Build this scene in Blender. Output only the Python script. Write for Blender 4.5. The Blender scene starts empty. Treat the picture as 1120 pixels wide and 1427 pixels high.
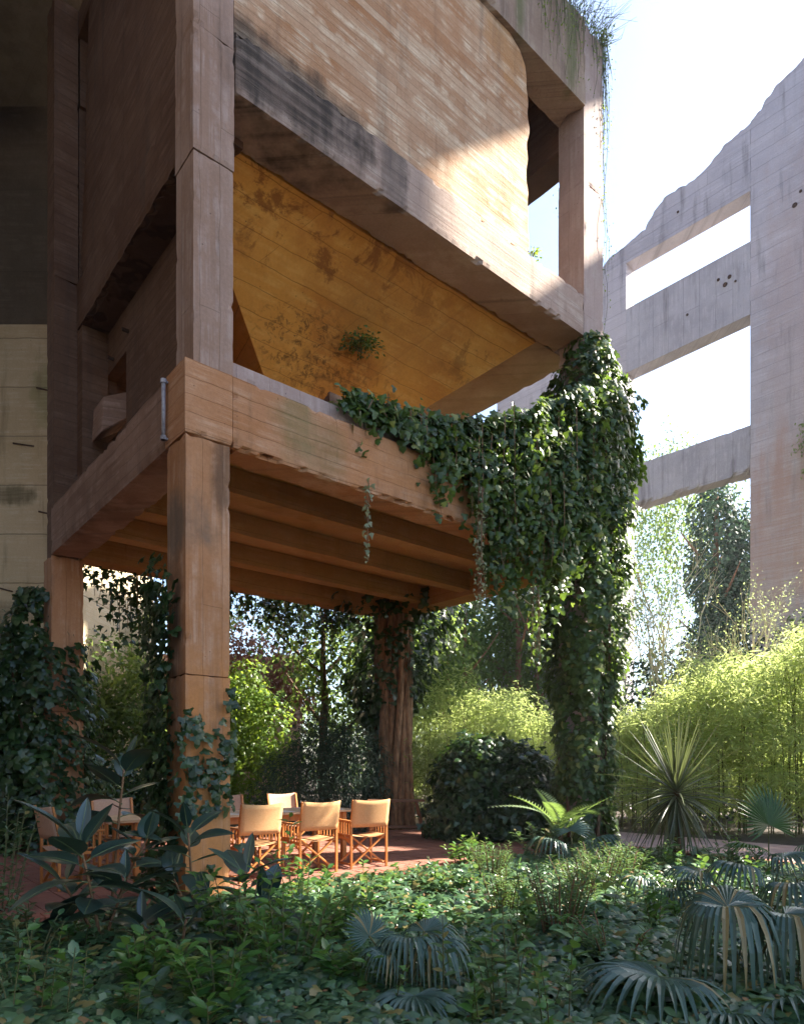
import bpy, math, random
import numpy as np
from mathutils import Vector, Matrix, noise
random.seed(7)
rng = np.random.default_rng(7)
sc = bpy.context.scene
C = sc.collection

# ------------------------------------------------------------------ camera
cam = bpy.data.cameras.new('camera')
cam.sensor_fit = 'HORIZONTAL'
cam.sensor_width = 36.0
cam.lens = 951 / 1120 * 36
cam.shift_y = (1070 - 713.5) / 1120
cam.clip_end = 2000
co = bpy.data.objects.new('camera', cam); C.objects.link(co)
co.location = (0, 0, 1.4); co.rotation_euler = (math.pi / 2, 0, 0)
sc.camera = co

# ------------------------------------------------------------------ light
SUN_EL = math.radians(38)
SUN_AZ = math.radians(70)          # clockwise from +Y (view direction)
w = bpy.data.worlds.new('World'); sc.world = w; w.use_nodes = True
wn = w.node_tree.nodes; wl = w.node_tree.links; wn.clear()
sky = wn.new('ShaderNodeTexSky'); sky.sky_type = 'NISHITA'; sky.sun_disc = False
sky.sun_elevation = SUN_EL; sky.sun_rotation = SUN_AZ
sky.air_density = 1.0; sky.dust_density = 1.6; sky.ozone_density = 2.0
bg = wn.new('ShaderNodeBackground'); bg.inputs['Strength'].default_value = 0.075
wo = wn.new('ShaderNodeOutputWorld')
wl.new(sky.outputs[0], bg.inputs[0]); wl.new(bg.outputs[0], wo.inputs[0])
sd = bpy.data.lights.new('sun', 'SUN'); sd.energy = 5.0; sd.angle = math.radians(0.9); sd.color = (1, .93, .8)
so = bpy.data.objects.new('sun', sd); C.objects.link(so)
sdir = Vector((math.sin(SUN_AZ) * math.cos(SUN_EL), math.cos(SUN_AZ) * math.cos(SUN_EL), math.sin(SUN_EL)))
so.rotation_euler = sdir.to_track_quat('Z', 'Y').to_euler()
so.location = (20, 30, 40)
sc.view_settings.view_transform = 'Standard'; sc.view_settings.look = 'None'
sc.view_settings.exposure = 2.6; sc.view_settings.gamma = 1; sc.view_settings.use_curve_mapping = False
sc.cycles.max_bounces = 8; sc.cycles.diffuse_bounces = 5; sc.cycles.transparent_max_bounces = 8

# ------------------------------------------------------------------ materials
def newmat(name):
    m = bpy.data.materials.new(name); m.use_nodes = True
    nt = m.node_tree; nt.nodes.clear()
    return m, nt.nodes, nt.links

def mix(N, L, f, a, b, mode='MIX'):
    n = N.new('ShaderNodeMix'); n.data_type = 'RGBA'; n.blend_type = mode
    for sock, v in ((n.inputs[0], f), (n.inputs[6], a), (n.inputs[7], b)):
        if isinstance(v, bpy.types.NodeSocket): L.new(v, sock)
        elif isinstance(v, (int, float)): sock.default_value = v if sock.type == 'VALUE' else (v, v, v, 1)
        else: sock.default_value = (*v, 1)
    return n.outputs[2]

def mth(N, L, op, a, b=0.0, c=None, clamp=False):
    n = N.new('ShaderNodeMath'); n.operation = op; n.use_clamp = clamp
    for i, v in enumerate((a, b) if c is None else (a, b, c)):
        if isinstance(v, bpy.types.NodeSocket): L.new(v, n.inputs[i])
        else: n.inputs[i].default_value = v
    return n.outputs[0]

def ramp(N, L, f, lo, hi):
    n = N.new('ShaderNodeMapRange'); n.interpolation_type = 'SMOOTHSTEP'
    n.inputs[1].default_value = lo; n.inputs[2].default_value = hi
    L.new(f, n.inputs[0]); return n.outputs[0]

def noi(N, L, vec, scale, detail=4, rough=.55, dist=0):
    n = N.new('ShaderNodeTexNoise'); n.inputs['Scale'].default_value = scale
    n.inputs['Detail'].default_value = detail; n.inputs['Roughness'].default_value = rough
    n.inputs['Distortion'].default_value = dist
    L.new(vec, n.inputs['Vector']); return n.outputs[0]

def concrete(name, base, alt, light, board='h', bw=.14, bl=2.6, amt=.5, streak=.5, stains=(), grime=(.035, .03, .028), bumpd=.012, patch=.6, gscale=1.0, specks=(), mort=.004):
    """board-marked concrete: rows of shuttering boards, blotches, run-off streaks and pits"""
    m, N, L = newmat(name)
    tc = N.new('ShaderNodeTexCoord'); sp = N.new('ShaderNodeSeparateXYZ'); L.new(tc.outputs['Object'], sp.inputs[0])
    X, Y, Z = sp.outputs
    h = mth(N, L, 'ADD', X, Y)
    cb = N.new('ShaderNodeCombineXYZ')
    if board == 'h': L.new(h, cb.inputs[0]); L.new(Z, cb.inputs[1])
    elif board == 'v': L.new(Z, cb.inputs[0]); L.new(h, cb.inputs[1])
    else: L.new(X, cb.inputs[0]); L.new(Y, cb.inputs[1])
    wob = noi(N, L, tc.outputs['Object'], 2.2, 2)
    wv = N.new('ShaderNodeVectorMath'); wv.operation = 'MULTIPLY_ADD'
    cw = N.new('ShaderNodeCombineXYZ'); L.new(wob, cw.inputs[0]); L.new(wob, cw.inputs[1])
    L.new(cw.outputs[0], wv.inputs[0]); wv.inputs[1].default_value = (.05, .05, 0); L.new(cb.outputs[0], wv.inputs[2])
    br = N.new('ShaderNodeTexBrick'); L.new(wv.outputs[0], br.inputs['Vector'])
    br.inputs['Scale'].default_value = 1; br.inputs['Brick Width'].default_value = bl; br.inputs['Row Height'].default_value = bw
    br.inputs['Mortar Size'].default_value = mort; br.inputs['Mortar Smooth'].default_value = .6; br.offset = .37
    br.inputs['Color1'].default_value = (0, 0, 0, 1); br.inputs['Color2'].default_value = (1, 1, 1, 1); br.inputs['Mortar'].default_value = (.5, .5, .5, 1)
    # stretched noise along the boards
    sv = N.new('ShaderNodeVectorMath'); sv.operation = 'MULTIPLY'; L.new(cb.outputs[0], sv.inputs[0]); sv.inputs[1].default_value = (.42, 9, 1)
    grain = noi(N, L, sv.outputs[0], 1.6, 5, .65)
    blot = noi(N, L, tc.outputs['Object'], .9 * gscale, 5, .6, .4)
    blot2 = noi(N, L, tc.outputs['Object'], 3.1 * gscale, 4, .6)
    vs = N.new('ShaderNodeCombineXYZ'); L.new(mth(N, L, 'MULTIPLY', h, 3.2), vs.inputs[0]); L.new(mth(N, L, 'MULTIPLY', Z, .35), vs.inputs[1])
    vst = noi(N, L, vs.outputs[0], 1.0, 5, .6)
    c = mix(N, L, ramp(N, L, blot, .38, .64), base, alt)
    c = mix(N, L, mth(N, L, 'MULTIPLY', br.outputs['Color'], amt), c, mix(N, L, .5, alt, light))
    lg = ramp(N, L, grain, .43, .62)
    c = mix(N, L, mth(N, L, 'MULTIPLY', mth(N, L, 'MULTIPLY', lg, ramp(N, L, blot2, .4, .62)), patch), c, light)
    c = mix(N, L, mth(N, L, 'MULTIPLY', ramp(N, L, vst, .52, .78), streak), c, grime)
    c = mix(N, L, mth(N, L, 'MULTIPLY', br.outputs['Fac'], .55), c, tuple(.35 * v for v in base))
    for (sx, sy, sz, rx, rz, colr, k) in stains:                      # stains with a place of their own
        d = N.new('ShaderNodeVectorMath'); d.operation = 'SUBTRACT'; L.new(tc.outputs['Object'], d.inputs[0]); d.inputs[1].default_value = (sx, sy, sz)
        q = N.new('ShaderNodeVectorMath'); q.operation = 'DIVIDE'; L.new(d.outputs[0], q.inputs[0]); q.inputs[1].default_value = (rx, rx, rz)
        ln = N.new('ShaderNodeVectorMath'); ln.operation = 'LENGTH'; L.new(q.outputs[0], ln.inputs[0])
        e = mth(N, L, 'ADD', ln.outputs['Value'], mth(N, L, 'MULTIPLY_ADD', blot2, 1.3, -.65))
        e = mth(N, L, 'ADD', e, mth(N, L, 'MULTIPLY_ADD', vst, 1.2, -.6))
        fac = mth(N, L, 'MULTIPLY', mth(N, L, 'SUBTRACT', 1.0, ramp(N, L, e, .45, 1.3)), mth(N, L, 'ADD', .62, mth(N, L, 'MULTIPLY', ramp(N, L, mth(N, L, 'ADD', mth(N, L, 'MULTIPLY', grain, .5), mth(N, L, 'MULTIPLY', vst, .5)), .62, .40), .38)))
        c = mix(N, L, mth(N, L, 'MULTIPLY', fac, k), c, colr)
    for (sx, sy, sz, rx, rz, colr, k, scl) in specks:                 # mould freckles
        d = N.new('ShaderNodeVectorMath'); d.operation = 'SUBTRACT'; L.new(tc.outputs['Object'], d.inputs[0]); d.inputs[1].default_value = (sx, sy, sz)
        q = N.new('ShaderNodeVectorMath'); q.operation = 'DIVIDE'; L.new(d.outputs[0], q.inputs[0]); q.inputs[1].default_value = (rx, rx, rz)
        ln = N.new('ShaderNodeVectorMath'); ln.operation = 'LENGTH'; L.new(q.outputs[0], ln.inputs[0])
        f_ = mth(N, L, 'SUBTRACT', 1.0, ramp(N, L, ln.outputs['Value'], .35, 1.1))
        sn = ramp(N, L, noi(N, L, tc.outputs['Object'], scl, 7, .75, .5), .50, .60)
        c = mix(N, L, mth(N, L, 'MULTIPLY', mth(N, L, 'MULTIPLY', f_, sn), k), c, colr)
    vo = N.new('ShaderNodeTexVoronoi'); vo.inputs['Scale'].default_value = 9; L.new(tc.outputs['Object'], vo.inputs['Vector'])
    pit = mth(N, L, 'LESS_THAN', vo.outputs['Distance'], .07)
    pit = mth(N, L, 'MULTIPLY', pit, ramp(N, L, blot2, .5, .6))
    c = mix(N, L, mth(N, L, 'MULTIPLY', pit, .7), c, tuple(.2 * v for v in base))
    fine = noi(N, L, tc.outputs['Object'], 28, 6, .7)
    c = mix(N, L, .5, c, mix(N, L, fine, (.25, .25, .25), (.75, .75, .75)), 'OVERLAY')
    hgt = mth(N, L, 'MULTIPLY_ADD', br.outputs['Color'], .5, mth(N, L, 'MULTIPLY', grain, .8))
    hgt = mth(N, L, 'SUBTRACT', hgt, mth(N, L, 'MULTIPLY', br.outputs['Fac'], .8))
    hgt = mth(N, L, 'ADD', hgt, mth(N, L, 'MULTIPLY', fine, .35))
    hgt = mth(N, L, 'SUBTRACT', hgt, mth(N, L, 'MULTIPLY', pit, 1.4))
    bp = N.new('ShaderNodeBump'); bp.inputs['Distance'].default_value = bumpd; bp.inputs['Strength'].default_value = .6; L.new(hgt, bp.inputs['Height'])
    p = N.new('ShaderNodeBsdfPrincipled'); p.inputs['Roughness'].default_value = .88
    p.inputs['Specular IOR Level'].default_value = .25
    L.new(c, p.inputs['Base Color']); L.new(bp.outputs[0], p.inputs['Normal'])
    o = N.new('ShaderNodeOutputMaterial'); L.new(p.outputs[0], o.inputs[0])
    return m

def leafmat(name, c1, c2, trans=(.3, .45, .05), tf=.4, rough=.4, spec=.5, c3=None):
    m, N, L = newmat(name)
    g = N.new('ShaderNodeNewGeometry'); oi = N.new('ShaderNodeObjectInfo')
    r = mth(N, L, 'FRACT', mth(N, L, 'ADD', g.outputs['Random Per Island'], oi.outputs['Random']))
    tc = N.new('ShaderNodeTexCoord')
    cl = noi(N, L, g.outputs['Position'], 1.3, 3)
    c = mix(N, L, mth(N, L, 'ADD', mth(N, L, 'MULTIPLY', r, .75), mth(N, L, 'MULTIPLY_ADD', cl, .9, -.33), clamp=True), c1, c2)
    if c3: c = mix(N, L, mth(N, L, 'GREATER_THAN', r, .93), c, c3)
    p = N.new('ShaderNodeBsdfPrincipled'); p.inputs['Roughness'].default_value = rough
    p.inputs['Specular IOR Level'].default_value = spec
    L.new(c, p.inputs['Base Color'])
    t = N.new('ShaderNodeBsdfTranslucent'); L.new(mix(N, L, .6, c, trans), t.inputs[0])
    ms = N.new('ShaderNodeMixShader'); ms.inputs[0].default_value = tf
    L.new(p.outputs[0], ms.inputs[1]); L.new(t.outputs[0], ms.inputs[2])
    o = N.new('ShaderNodeOutputMaterial'); L.new(ms.outputs[0], o.inputs[0])
    return m

def simple(name, c1, c2, scale=8, rough=.6, bump=.004, stretch=(1, 1, 1), spec=.4, isl=0.0, transl=0.0):
    m, N, L = newmat(name)
    tc = N.new('ShaderNodeTexCoord'); mp = N.new('ShaderNodeMapping'); mp.inputs['Scale'].default_value = stretch
    L.new(tc.outputs['Object'], mp.inputs[0])
    n = noi(N, L, mp.outputs[0], scale, 6, .65)
    f = ramp(N, L, n, .3, .7)
    if isl:
        g = N.new('ShaderNodeNewGeometry'); oi = N.new('ShaderNodeObjectInfo')
        r = mth(N, L, 'FRACT', mth(N, L, 'ADD', g.outputs['Random Per Island'], oi.outputs['Random']))
        f = mth(N, L, 'ADD', mth(N, L, 'MULTIPLY', f, 1 - isl), mth(N, L, 'MULTIPLY', r, isl))
    c = mix(N, L, f, c1, c2)
    p = N.new('ShaderNodeBsdfPrincipled'); p.inputs['Roughness'].default_value = rough; p.inputs['Specular IOR Level'].default_value = spec
    L.new(c, p.inputs['Base Color'])
    bp = N.new('ShaderNodeBump'); bp.inputs['Distance'].default_value = bump; L.new(n, bp.inputs['Height']); L.new(bp.outputs[0], p.inputs['Normal'])
    o = N.new('ShaderNodeOutputMaterial')
    if transl:
        t = N.new('ShaderNodeBsdfTranslucent'); L.new(c, t.inputs[0]); ms = N.new('ShaderNodeMixShader'); ms.inputs[0].default_value = transl
        L.new(p.outputs[0], ms.inputs[1]); L.new(t.outputs[0], ms.inputs[2]); L.new(ms.outputs[0], o.inputs[0])
    else: L.new(p.outputs[0], o.inputs[0])
    return m

BLK = (.030, .024, .019)
M = {}  # warm bounce light on the tower is put into its base colours
M['column'] = concrete('column_concrete', (.33, .145, .06), (.40, .20, .10), (.50, .32, .22), 'v', .22, 3.1, .35, .6, bumpd=.010,
                       stains=[(.3, 0, .9, .9, 1.6, (.50, .20, .05), .55), (0, .3, 3.9, .4, .35, (.12, .10, .08), .8), (.45, 0, 4.4, .15, .5, (.07, .045, .03), .7), (0, .2, 2.6, .15, 1.2, (.09, .06, .045), .6)])
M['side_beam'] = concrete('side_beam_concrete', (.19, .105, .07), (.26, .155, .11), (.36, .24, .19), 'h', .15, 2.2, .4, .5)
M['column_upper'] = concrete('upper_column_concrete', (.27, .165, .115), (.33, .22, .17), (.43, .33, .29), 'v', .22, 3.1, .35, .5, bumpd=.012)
M['side'] = concrete('side_shade_concrete', (.095, .046, .026), (.13, .07, .042), (.18, .11, .075), 'h', .15, 2.2, .3, .4)  # shade of the left face put into a darker base colour
M['beam'] = concrete('beam_concrete', (.37, .16, .065), (.43, .22, .115), (.54, .34, .22), 'h', .18, 3.0, .35, .65,
                     stains=[(1.30, 0, 5.35, .28, .5, (.13, .14, .06), .6), (1.75, 0, 5.1, .25, .4, (.13, .13, .06), .5), (3.4, 0, 5.2, 1.3, .5, (.48, .22, .09), .6)], bumpd=.02)
M['upper_beam'] = concrete('upper_beam_concrete', (.30, .20, .155), (.38, .27, .22), (.52, .42, .35), 'h', .21, 3.0, .3, .55,
                     stains=[(1.1, 0, 9.1, 1.5, .6, BLK, .95), (2.75, 0, 9.0, .22, .8, (.06, .05, .045), .7)], bumpd=.022)
M['panel'] = concrete('panel_concrete', (.36, .17, .075), (.44, .26, .155), (.68, .54, .39), 'h', .105, 4.6, .7, .45, bumpd=.03, patch=.9,
                     stains=[(1.0, 0, 9.3, 1.2, .20, BLK, .8), (.6, 0, 10.4, .12, .8, BLK, .4), (3.2, 0, 11.8, .9, .7, (.42, .20, .09), .5), (5.1, 0, 12.2, .7, .6, (.45, .22, .06), .5)])
M['top_beam'] = concrete('top_beam_concrete', (.24, .16, .12), (.33, .24, .18), (.40, .32, .25), 'v', .3, 3, .3, .5,
                     stains=[(5.2, 0, 13.2, .16, 1.2, (.06, .10, .02), .7), (6.45, 0, 13.2, .16, 1.2, (.08, .11, .03), .7)])
M['hopper'] = concrete('hopper_ochre_concrete', (.46, .18, .03), (.60, .28, .05), (.68, .38, .10), 'h', .2, 4.5, .4, .5, grime=(.20, .075, .015), patch=.55, specks=[(2.6, 1.7, 7.5, 1.1, .55, (.08, .04, .012), .75, 9), (3.4, 2.0, 7.2, 1.5, .7, (.14, .06, .015), .6, 6), (2.0, .8, 8.4, 3.0, .6, (.20, .07, .015), .8, 1.9), (5.4, 1.2, 8.1, 1.0, .4, (.16, .06, .015), .5, 3)],
                     stains=[(3.4, 1.0, 8.1, 1.6, .5, (.36, .14, .02), .4)], bumpd=.008)
M['soffit'] = concrete('soffit_concrete', (.32, .155, .048), (.40, .21, .075), (.45, .27, .12), 'h', .25, 4, .3, .3, bumpd=.008)
M['parapet'] = concrete('parapet_concrete', (.33, .24, .21), (.40, .30, .27), (.46, .38, .34), 'v', .4, 3, .2, .3)
M['ruin'] = concrete('ruin_concrete', (.44, .41, .45), (.52, .48, .52), (.64, .60, .64), 'h', .42, 3.4, .45, .75, grime=(.17, .15, .16), bumpd=.05, gscale=.6, mort=.007,
                     stains=[(1.1, 0, 13, .9, 5.5, (.46, .36, .35), .6), (.6, 0, 7.8, 1.6, 3.0, (.46, .29, .23), .75)])
M['ruin_beam'] = concrete('ruin_beam_concrete', (.38, .36, .40), (.46, .44, .48), (.58, .55, .59), 'v', .5, 3.4, .3, .85, grime=(.15, .13, .14), bumpd=.04, mort=.006)
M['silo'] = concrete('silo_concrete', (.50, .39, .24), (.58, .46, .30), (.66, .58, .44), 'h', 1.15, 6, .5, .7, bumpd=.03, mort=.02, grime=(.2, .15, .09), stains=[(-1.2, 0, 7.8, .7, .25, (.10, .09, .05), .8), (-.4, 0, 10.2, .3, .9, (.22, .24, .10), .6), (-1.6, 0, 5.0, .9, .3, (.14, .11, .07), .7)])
M['silo_shade'] = concrete('silo_shade_concrete', (.09, .075, .062), (.12, .10, .08), (.15, .125, .10), 'h', 1.15, 6, .25, .25, bumpd=.01)  # dark base colour stands in for the shade on the overhang
M['garden_wall'] = concrete('garden_wall_concrete', (.42, .26, .20), (.48, .32, .25), (.52, .40, .33), 'h', .5, 3, .3, .3)
M['soil'] = simple('dark_soil', (.028, .02, .014), (.07, .05, .035), 6, .95, .02)
M['tile'] = simple('terracotta_paver', (.17, .065, .042), (.27, .115, .075), 5, .75, .003, isl=.6)
M['grout'] = simple('dark_grout', (.05, .025, .02), (.08, .045, .035), 12, .9)
M['kerb'] = simple('red_brick', (.20, .065, .038), (.28, .10, .058), 9, .8, .006, isl=.6)
M['path'] = simple('pink_paver', (.32, .2, .17), (.42, .28, .24), 5, .8, .003, isl=.5)
M['wood'] = simple('oiled_teak', (.36, .125, .03), (.50, .20, .055), 12, .42, .001, (1, 1, .12))
M['wood_dark'] = simple('weathered_dark_wood', (.10, .04, .02), (.17, .075, .035), 12, .55, .002, (.2, 1, 1))
M['table'] = simple('pale_table_wood', (.40, .25, .14), (.50, .34, .2), 10, .5, .002, (.2, 1, 1))
M['canvas'] = simple('tan_canvas', (.64, .37, .17), (.72, .45, .23), 60, .9, .0008, spec=.1, transl=.35)
M['canvas_pink'] = simple('pinkish_canvas', (.56, .36, .25), (.64, .43, .31), 60, .9, .0008, spec=.1, transl=.3)
M['mat'] = simple('pale_placemat', (.62, .56, .48), (.72, .66, .58), 50, .9, .001)
M['bark'] = simple('bark', (.07, .04, .025), (.17, .10, .06), 14, .95, .02, (1, 1, .15))
M['bark_red'] = simple('pinkish_bark', (.16, .08, .055), (.30, .16, .11), 10, .95, .02, (1, 1, .2))
M['bark_warm'] = simple('warm_bark', (.10, .055, .028), (.34, .19, .10), 9, .95, .05, (1, 1, .35))
M['stem'] = simple('green_stem', (.06, .07, .02), (.12, .11, .04), 20, .7)
M['stem_red'] = simple('reddish_stem', (.14, .07, .03), (.22, .12, .06), 20, .7)
M['twig'] = simple('pale_twig', (.55, .48, .34), (.70, .64, .48), 12, .8)
M['pipe'] = simple('grey_painted_pipe', (.22, .2, .22), (.42, .40, .42), 14, .4)
M['rust'] = simple('rusty_iron', (.04, .025, .018), (.10, .05, .03), 30, .8)
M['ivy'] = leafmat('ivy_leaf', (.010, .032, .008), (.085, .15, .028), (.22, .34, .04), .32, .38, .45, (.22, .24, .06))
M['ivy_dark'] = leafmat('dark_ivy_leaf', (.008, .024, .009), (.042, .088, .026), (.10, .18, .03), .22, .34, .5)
M['ivy_bright'] = leafmat('bright_ivy_leaf', (.045, .10, .015), (.15, .24, .035), (.42, .54, .06), .48, .4, .5)
M['cover'] = leafmat('ground_ivy_leaf', (.010, .038, .024), (.12, .22, .09), (.22, .34, .06), .28, .33, .55, (.20, .17, .06))
M['shrub'] = leafmat('green_shrub_leaf', (.025, .085, .02), (.10, .22, .04), (.22, .34, .05), .32, .35, .5, (.16, .20, .05))
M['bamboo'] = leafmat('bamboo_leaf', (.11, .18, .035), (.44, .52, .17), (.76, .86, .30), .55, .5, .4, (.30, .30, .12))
M['bamboo_mid'] = leafmat('bamboo_shade_leaf', (.06, .11, .03), (.20, .28, .07), (.45, .52, .10), .48, .5, .4)  # darker copy of the bamboo leaf, shade put into its colour
M['tree'] = leafmat('tree_leaf', (.03, .065, .02), (.11, .18, .05), (.36, .48, .10), .45, .5, .4)
M['tree_pale'] = leafmat('pale_tree_leaf', (.09, .14, .06), (.24, .31, .13), (.5, .58, .22), .5, .5, .4)
M['tree_red'] = leafmat('reddish_leaf', (.13, .05, .035), (.24, .11, .07), (.45, .22, .12), .45, .5, .4)
M['cypress'] = leafmat('blue_green_leaf', (.012, .035, .024), (.04, .08, .05), (.08, .15, .07), .2, .6, .3)
M['rubber'] = leafmat('rubber_leaf', (.014, .036, .030), (.04, .075, .055), (.06, .10, .02), .07, .28, .7)
M['rubber_rib'] = simple('pale_midrib', (.10, .14, .06), (.14, .17, .08), 20, .5)
M['fan'] = leafmat('fan_palm_leaf', (.026, .064, .046), (.070, .13, .10), (.14, .22, .08), .2, .36, .5, (.22, .17, .07))
M['fan_green'] = leafmat('green_fan_palm_leaf', (.018, .055, .012), (.035, .09, .02), (.12, .25, .03), .3, .4, .5)
M['strap'] = leafmat('sword_leaf', (.045, .06, .028), (.10, .12, .06), (.22, .26, .08), .22, .35, .5)
M['fern'] = leafmat('fern_leaf', (.04, .10, .035), (.11, .19, .07), (.3, .42, .08), .4, .45, .4)
M['feather'] = leafmat('feathery_leaf', (.04, .10, .035), (.10, .18, .06), (.22, .32, .07), .35, .5, .4)
M['silver'] = leafmat('silvery_leaf', (.42, .48, .46), (.50, .55, .52), (.4, .45, .4), .2, .4, .5)

# ------------------------------------------------------------------ object helpers
def link(o, parent=None):
    C.objects.link(o)
    if parent is not None: o.parent = parent
    return o

def tag(o, label=None, cat=None, group=None, kind=None):
    if label: o['label'] = label
    if cat: o['category'] = cat
    if group: o['group'] = group
    if kind: o['kind'] = kind
    return o

def empty(name, loc=(0, 0, 0), rz=0, **k):
    o = bpy.data.objects.new(name, None); o.empty_display_size = .2
    o.location = loc; o.rotation_euler = (0, 0, rz); C.objects.link(o)
    return tag(o, **k)

def fast_mesh(name, V, loops, counts, mat, smooth=False):
    me = bpy.data.meshes.new(name)
    V = np.asarray(V, np.float32); loops = np.asarray(loops, np.int32); counts = np.asarray(counts, np.int32)
    me.vertices.add(len(V)); me.vertices.foreach_set('co', V.ravel())
    me.loops.add(len(loops)); me.loops.foreach_set('vertex_index', loops)
    me.polygons.add(len(counts))
    st = np.zeros(len(counts), np.int32); st[1:] = np.cumsum(counts)[:-1]
    me.polygons.foreach_set('loop_start', st); me.polygons.foreach_set('loop_total', counts)
    if smooth: me.polygons.foreach_set('use_smooth', np.ones(len(counts), bool))
    me.update(calc_edges=True); me.validate()
    if mat: me.materials.append(mat)
    return me

class MB:
    def __init__(s): s.v = []; s.f = []
    def add(s, vs, fs):
        o = len(s.v); s.v += [tuple(v) for v in vs]; s.f += [tuple(i + o for i in f) for f in fs]
    def box(s, x0, y0, z0, x1, y1, z1):
        s.add([(x0, y0, z0), (x1, y0, z0), (x1, y1, z0), (x0, y1, z0), (x0, y0, z1), (x1, y0, z1), (x1, y1, z1), (x0, y1, z1)],
              [(0, 3, 2, 1), (4, 5, 6, 7), (0, 1, 5, 4), (1, 2, 6, 5), (2, 3, 7, 6), (3, 0, 4, 7)])
    def bar(s, p, q, wd, th, up=(0, 0, 1)):
        p = Vector(p); q = Vector(q); d = (q - p).normalized(); u = Vector(up)
        sd_ = d.cross(u)
        if sd_.length < 1e-3: sd_ = d.cross(Vector((0, 1, 0)))
        sd_.normalize(); n = sd_.cross(d).normalized()
        c = [(-1, -1), (1, -1), (1, 1), (-1, 1)]
        vs = [e + sd_ * (a * wd / 2) + n * (b * th / 2) for e in (p, q) for a, b in c]
        s.add(vs, [(3, 2, 1, 0), (4, 5, 6, 7), (0, 1, 5, 4), (1, 2, 6, 5), (2, 3, 7, 6), (3, 0, 4, 7)])
    def tube(s, pts, r0, r1, n=6):
        pts = [Vector(p) for p in pts]; rings = []
        for i, p in enumerate(pts):
            d = (pts[min(i + 1, len(pts) - 1)] - pts[max(i - 1, 0)]).normalized()
            u = d.cross(Vector((.31, .77, .12))).normalized(); v = d.cross(u)
            r = r0 + (r1 - r0) * i / max(1, len(pts) - 1)
            rings.append([p + (u * math.cos(t) + v * math.sin(t)) * r for t in [2 * math.pi * k / n for k in range(n)]])
        fs = []
        for i in range(len(pts) - 1):
            for k in range(n):
                fs.append((i * n + k, i * n + (k + 1) % n, (i + 1) * n + (k + 1) % n, (i + 1) * n + k))
        fs.append(tuple(range(n - 1, -1, -1))); fs.append(tuple((len(pts) - 1) * n + k for k in range(n)))
        s.add([v for r in rings for v in r], fs)
    def prism(s, poly, f0, f1):
        """poly: 2-D outline; f0/f1 map (u,v) to the two faces"""
        n = len(poly)
        s.add([f0(*p) for p in poly] + [f1(*p) for p in poly],
              [tuple(range(n - 1, -1, -1)), tuple(range(n, 2 * n))] + [(i, (i + 1) % n, n + (i + 1) % n, n + i) for i in range(n)])
    def build(s, name, mat, parent=None, smooth=False, bevel=0, fixn=True):
        me = bpy.data.meshes.new(name); me.from_pydata(s.v, [], s.f); me.update()
        if fixn:
            import bmesh
            bm = bmesh.new(); bm.from_mesh(me); bmesh.ops.recalc_face_normals(bm, faces=bm.faces)
            if bevel: bmesh.ops.bevel(bm, geom=bm.edges[:], offset=bevel, segments=1, affect='EDGES')
            bm.to_mesh(me); bm.free()
        if smooth: me.polygons.foreach_set('use_smooth', [True] * len(me.polygons))
        me.materials.append(mat)
        return link(bpy.data.objects.new(name, me), parent)

def rough_box(name, lo, hi, mat, parent=None, step=.12, amp=.006, chip=.02, low_chip=0, seed=0, fn=None):
    """concrete member with worn, chipped arrises"""
    lo = np.array(lo, float); hi = np.array(hi, float)
    n = np.maximum(1, np.round((hi - lo) / step)).astype(int)
    n = np.minimum(n, 120)
    idx = {}; vs = []; fs = []
    def vid(i, j, k):
        key = (i, j, k)
        if key not in idx:
            p = lo + (hi - lo) * np.array([i / n[0], j / n[1], k / n[2]])
            q = Vector(p) + Vector((seed * 3.1, 0, 0))
            sgn = np.array([(-1 if i == 0 else 1 if i == n[0] else 0), (-1 if j == 0 else 1 if j == n[1] else 0), (-1 if k == 0 else 1 if k == n[2] else 0)])
            p = p + sgn * amp * .45 * noise.noise(q * 2.3)
            if abs(sgn).sum() >= 2:
                cc = chip * (.10 + 2.2 * max(0, noise.noise(q * 6.1) + .5 * noise.noise(q * 19) - .22))
                if low_chip and k == 0: cc += low_chip * max(0, noise.noise(q * 2.1) + .8 * noise.noise(q * 11) + .4 * noise.noise(q * 29))
                p = p - sgn * cc
            if fn is not None: p = np.array(fn(*p))
            idx[key] = len(vs); vs.append(tuple(p))
        return idx[key]
    for j in range(n[1]):
        for k in range(n[2]):
            for i, fl in ((0, 1), (n[0], 0)):
                q = (vid(i, j, k), vid(i, j + 1, k), vid(i, j + 1, k + 1), vid(i, j, k + 1)); fs.append(q[::-1] if fl else q)
    for i in range(n[0]):
        for k in range(n[2]):
            for j, fl in ((0, 0), (n[1], 1)):
                q = (vid(i, j, k), vid(i + 1, j, k), vid(i + 1, j, k + 1), vid(i, j, k + 1)); fs.append(q[::-1] if fl else q)
    for i in range(n[0]):
        for j in range(n[1]):
            for k, fl in ((0, 1), (n[2], 0)):
                q = (vid(i, j, k), vid(i + 1, j, k), vid(i + 1, j + 1, k), vid(i, j + 1, k)); fs.append(q[::-1] if fl else q)
    me = bpy.data.meshes.new(name); me.from_pydata(vs, [], fs); me.update()
    if mat: me.materials.append(mat)
    return link(bpy.data.objects.new(name, me), parent)

def jag(p, q, n, amp, seed=0):
    """points of a broken edge between p and q (2-D), ends excluded"""
    out = []
    dx, dy = q[0] - p[0], q[1] - p[1]; l = math.hypot(dx, dy); nx, ny = -dy / l, dx / l
    for i in range(1, n):
        t = i / n; k = amp * (noise.noise(Vector((t * l * 1.1 + seed, seed, 0))) + .6 * noise.noise(Vector((t * l * 4.3, seed, 2))))
        out.append((p[0] + dx * t + nx * k, p[1] + dy * t + ny * k))
    return out

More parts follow.
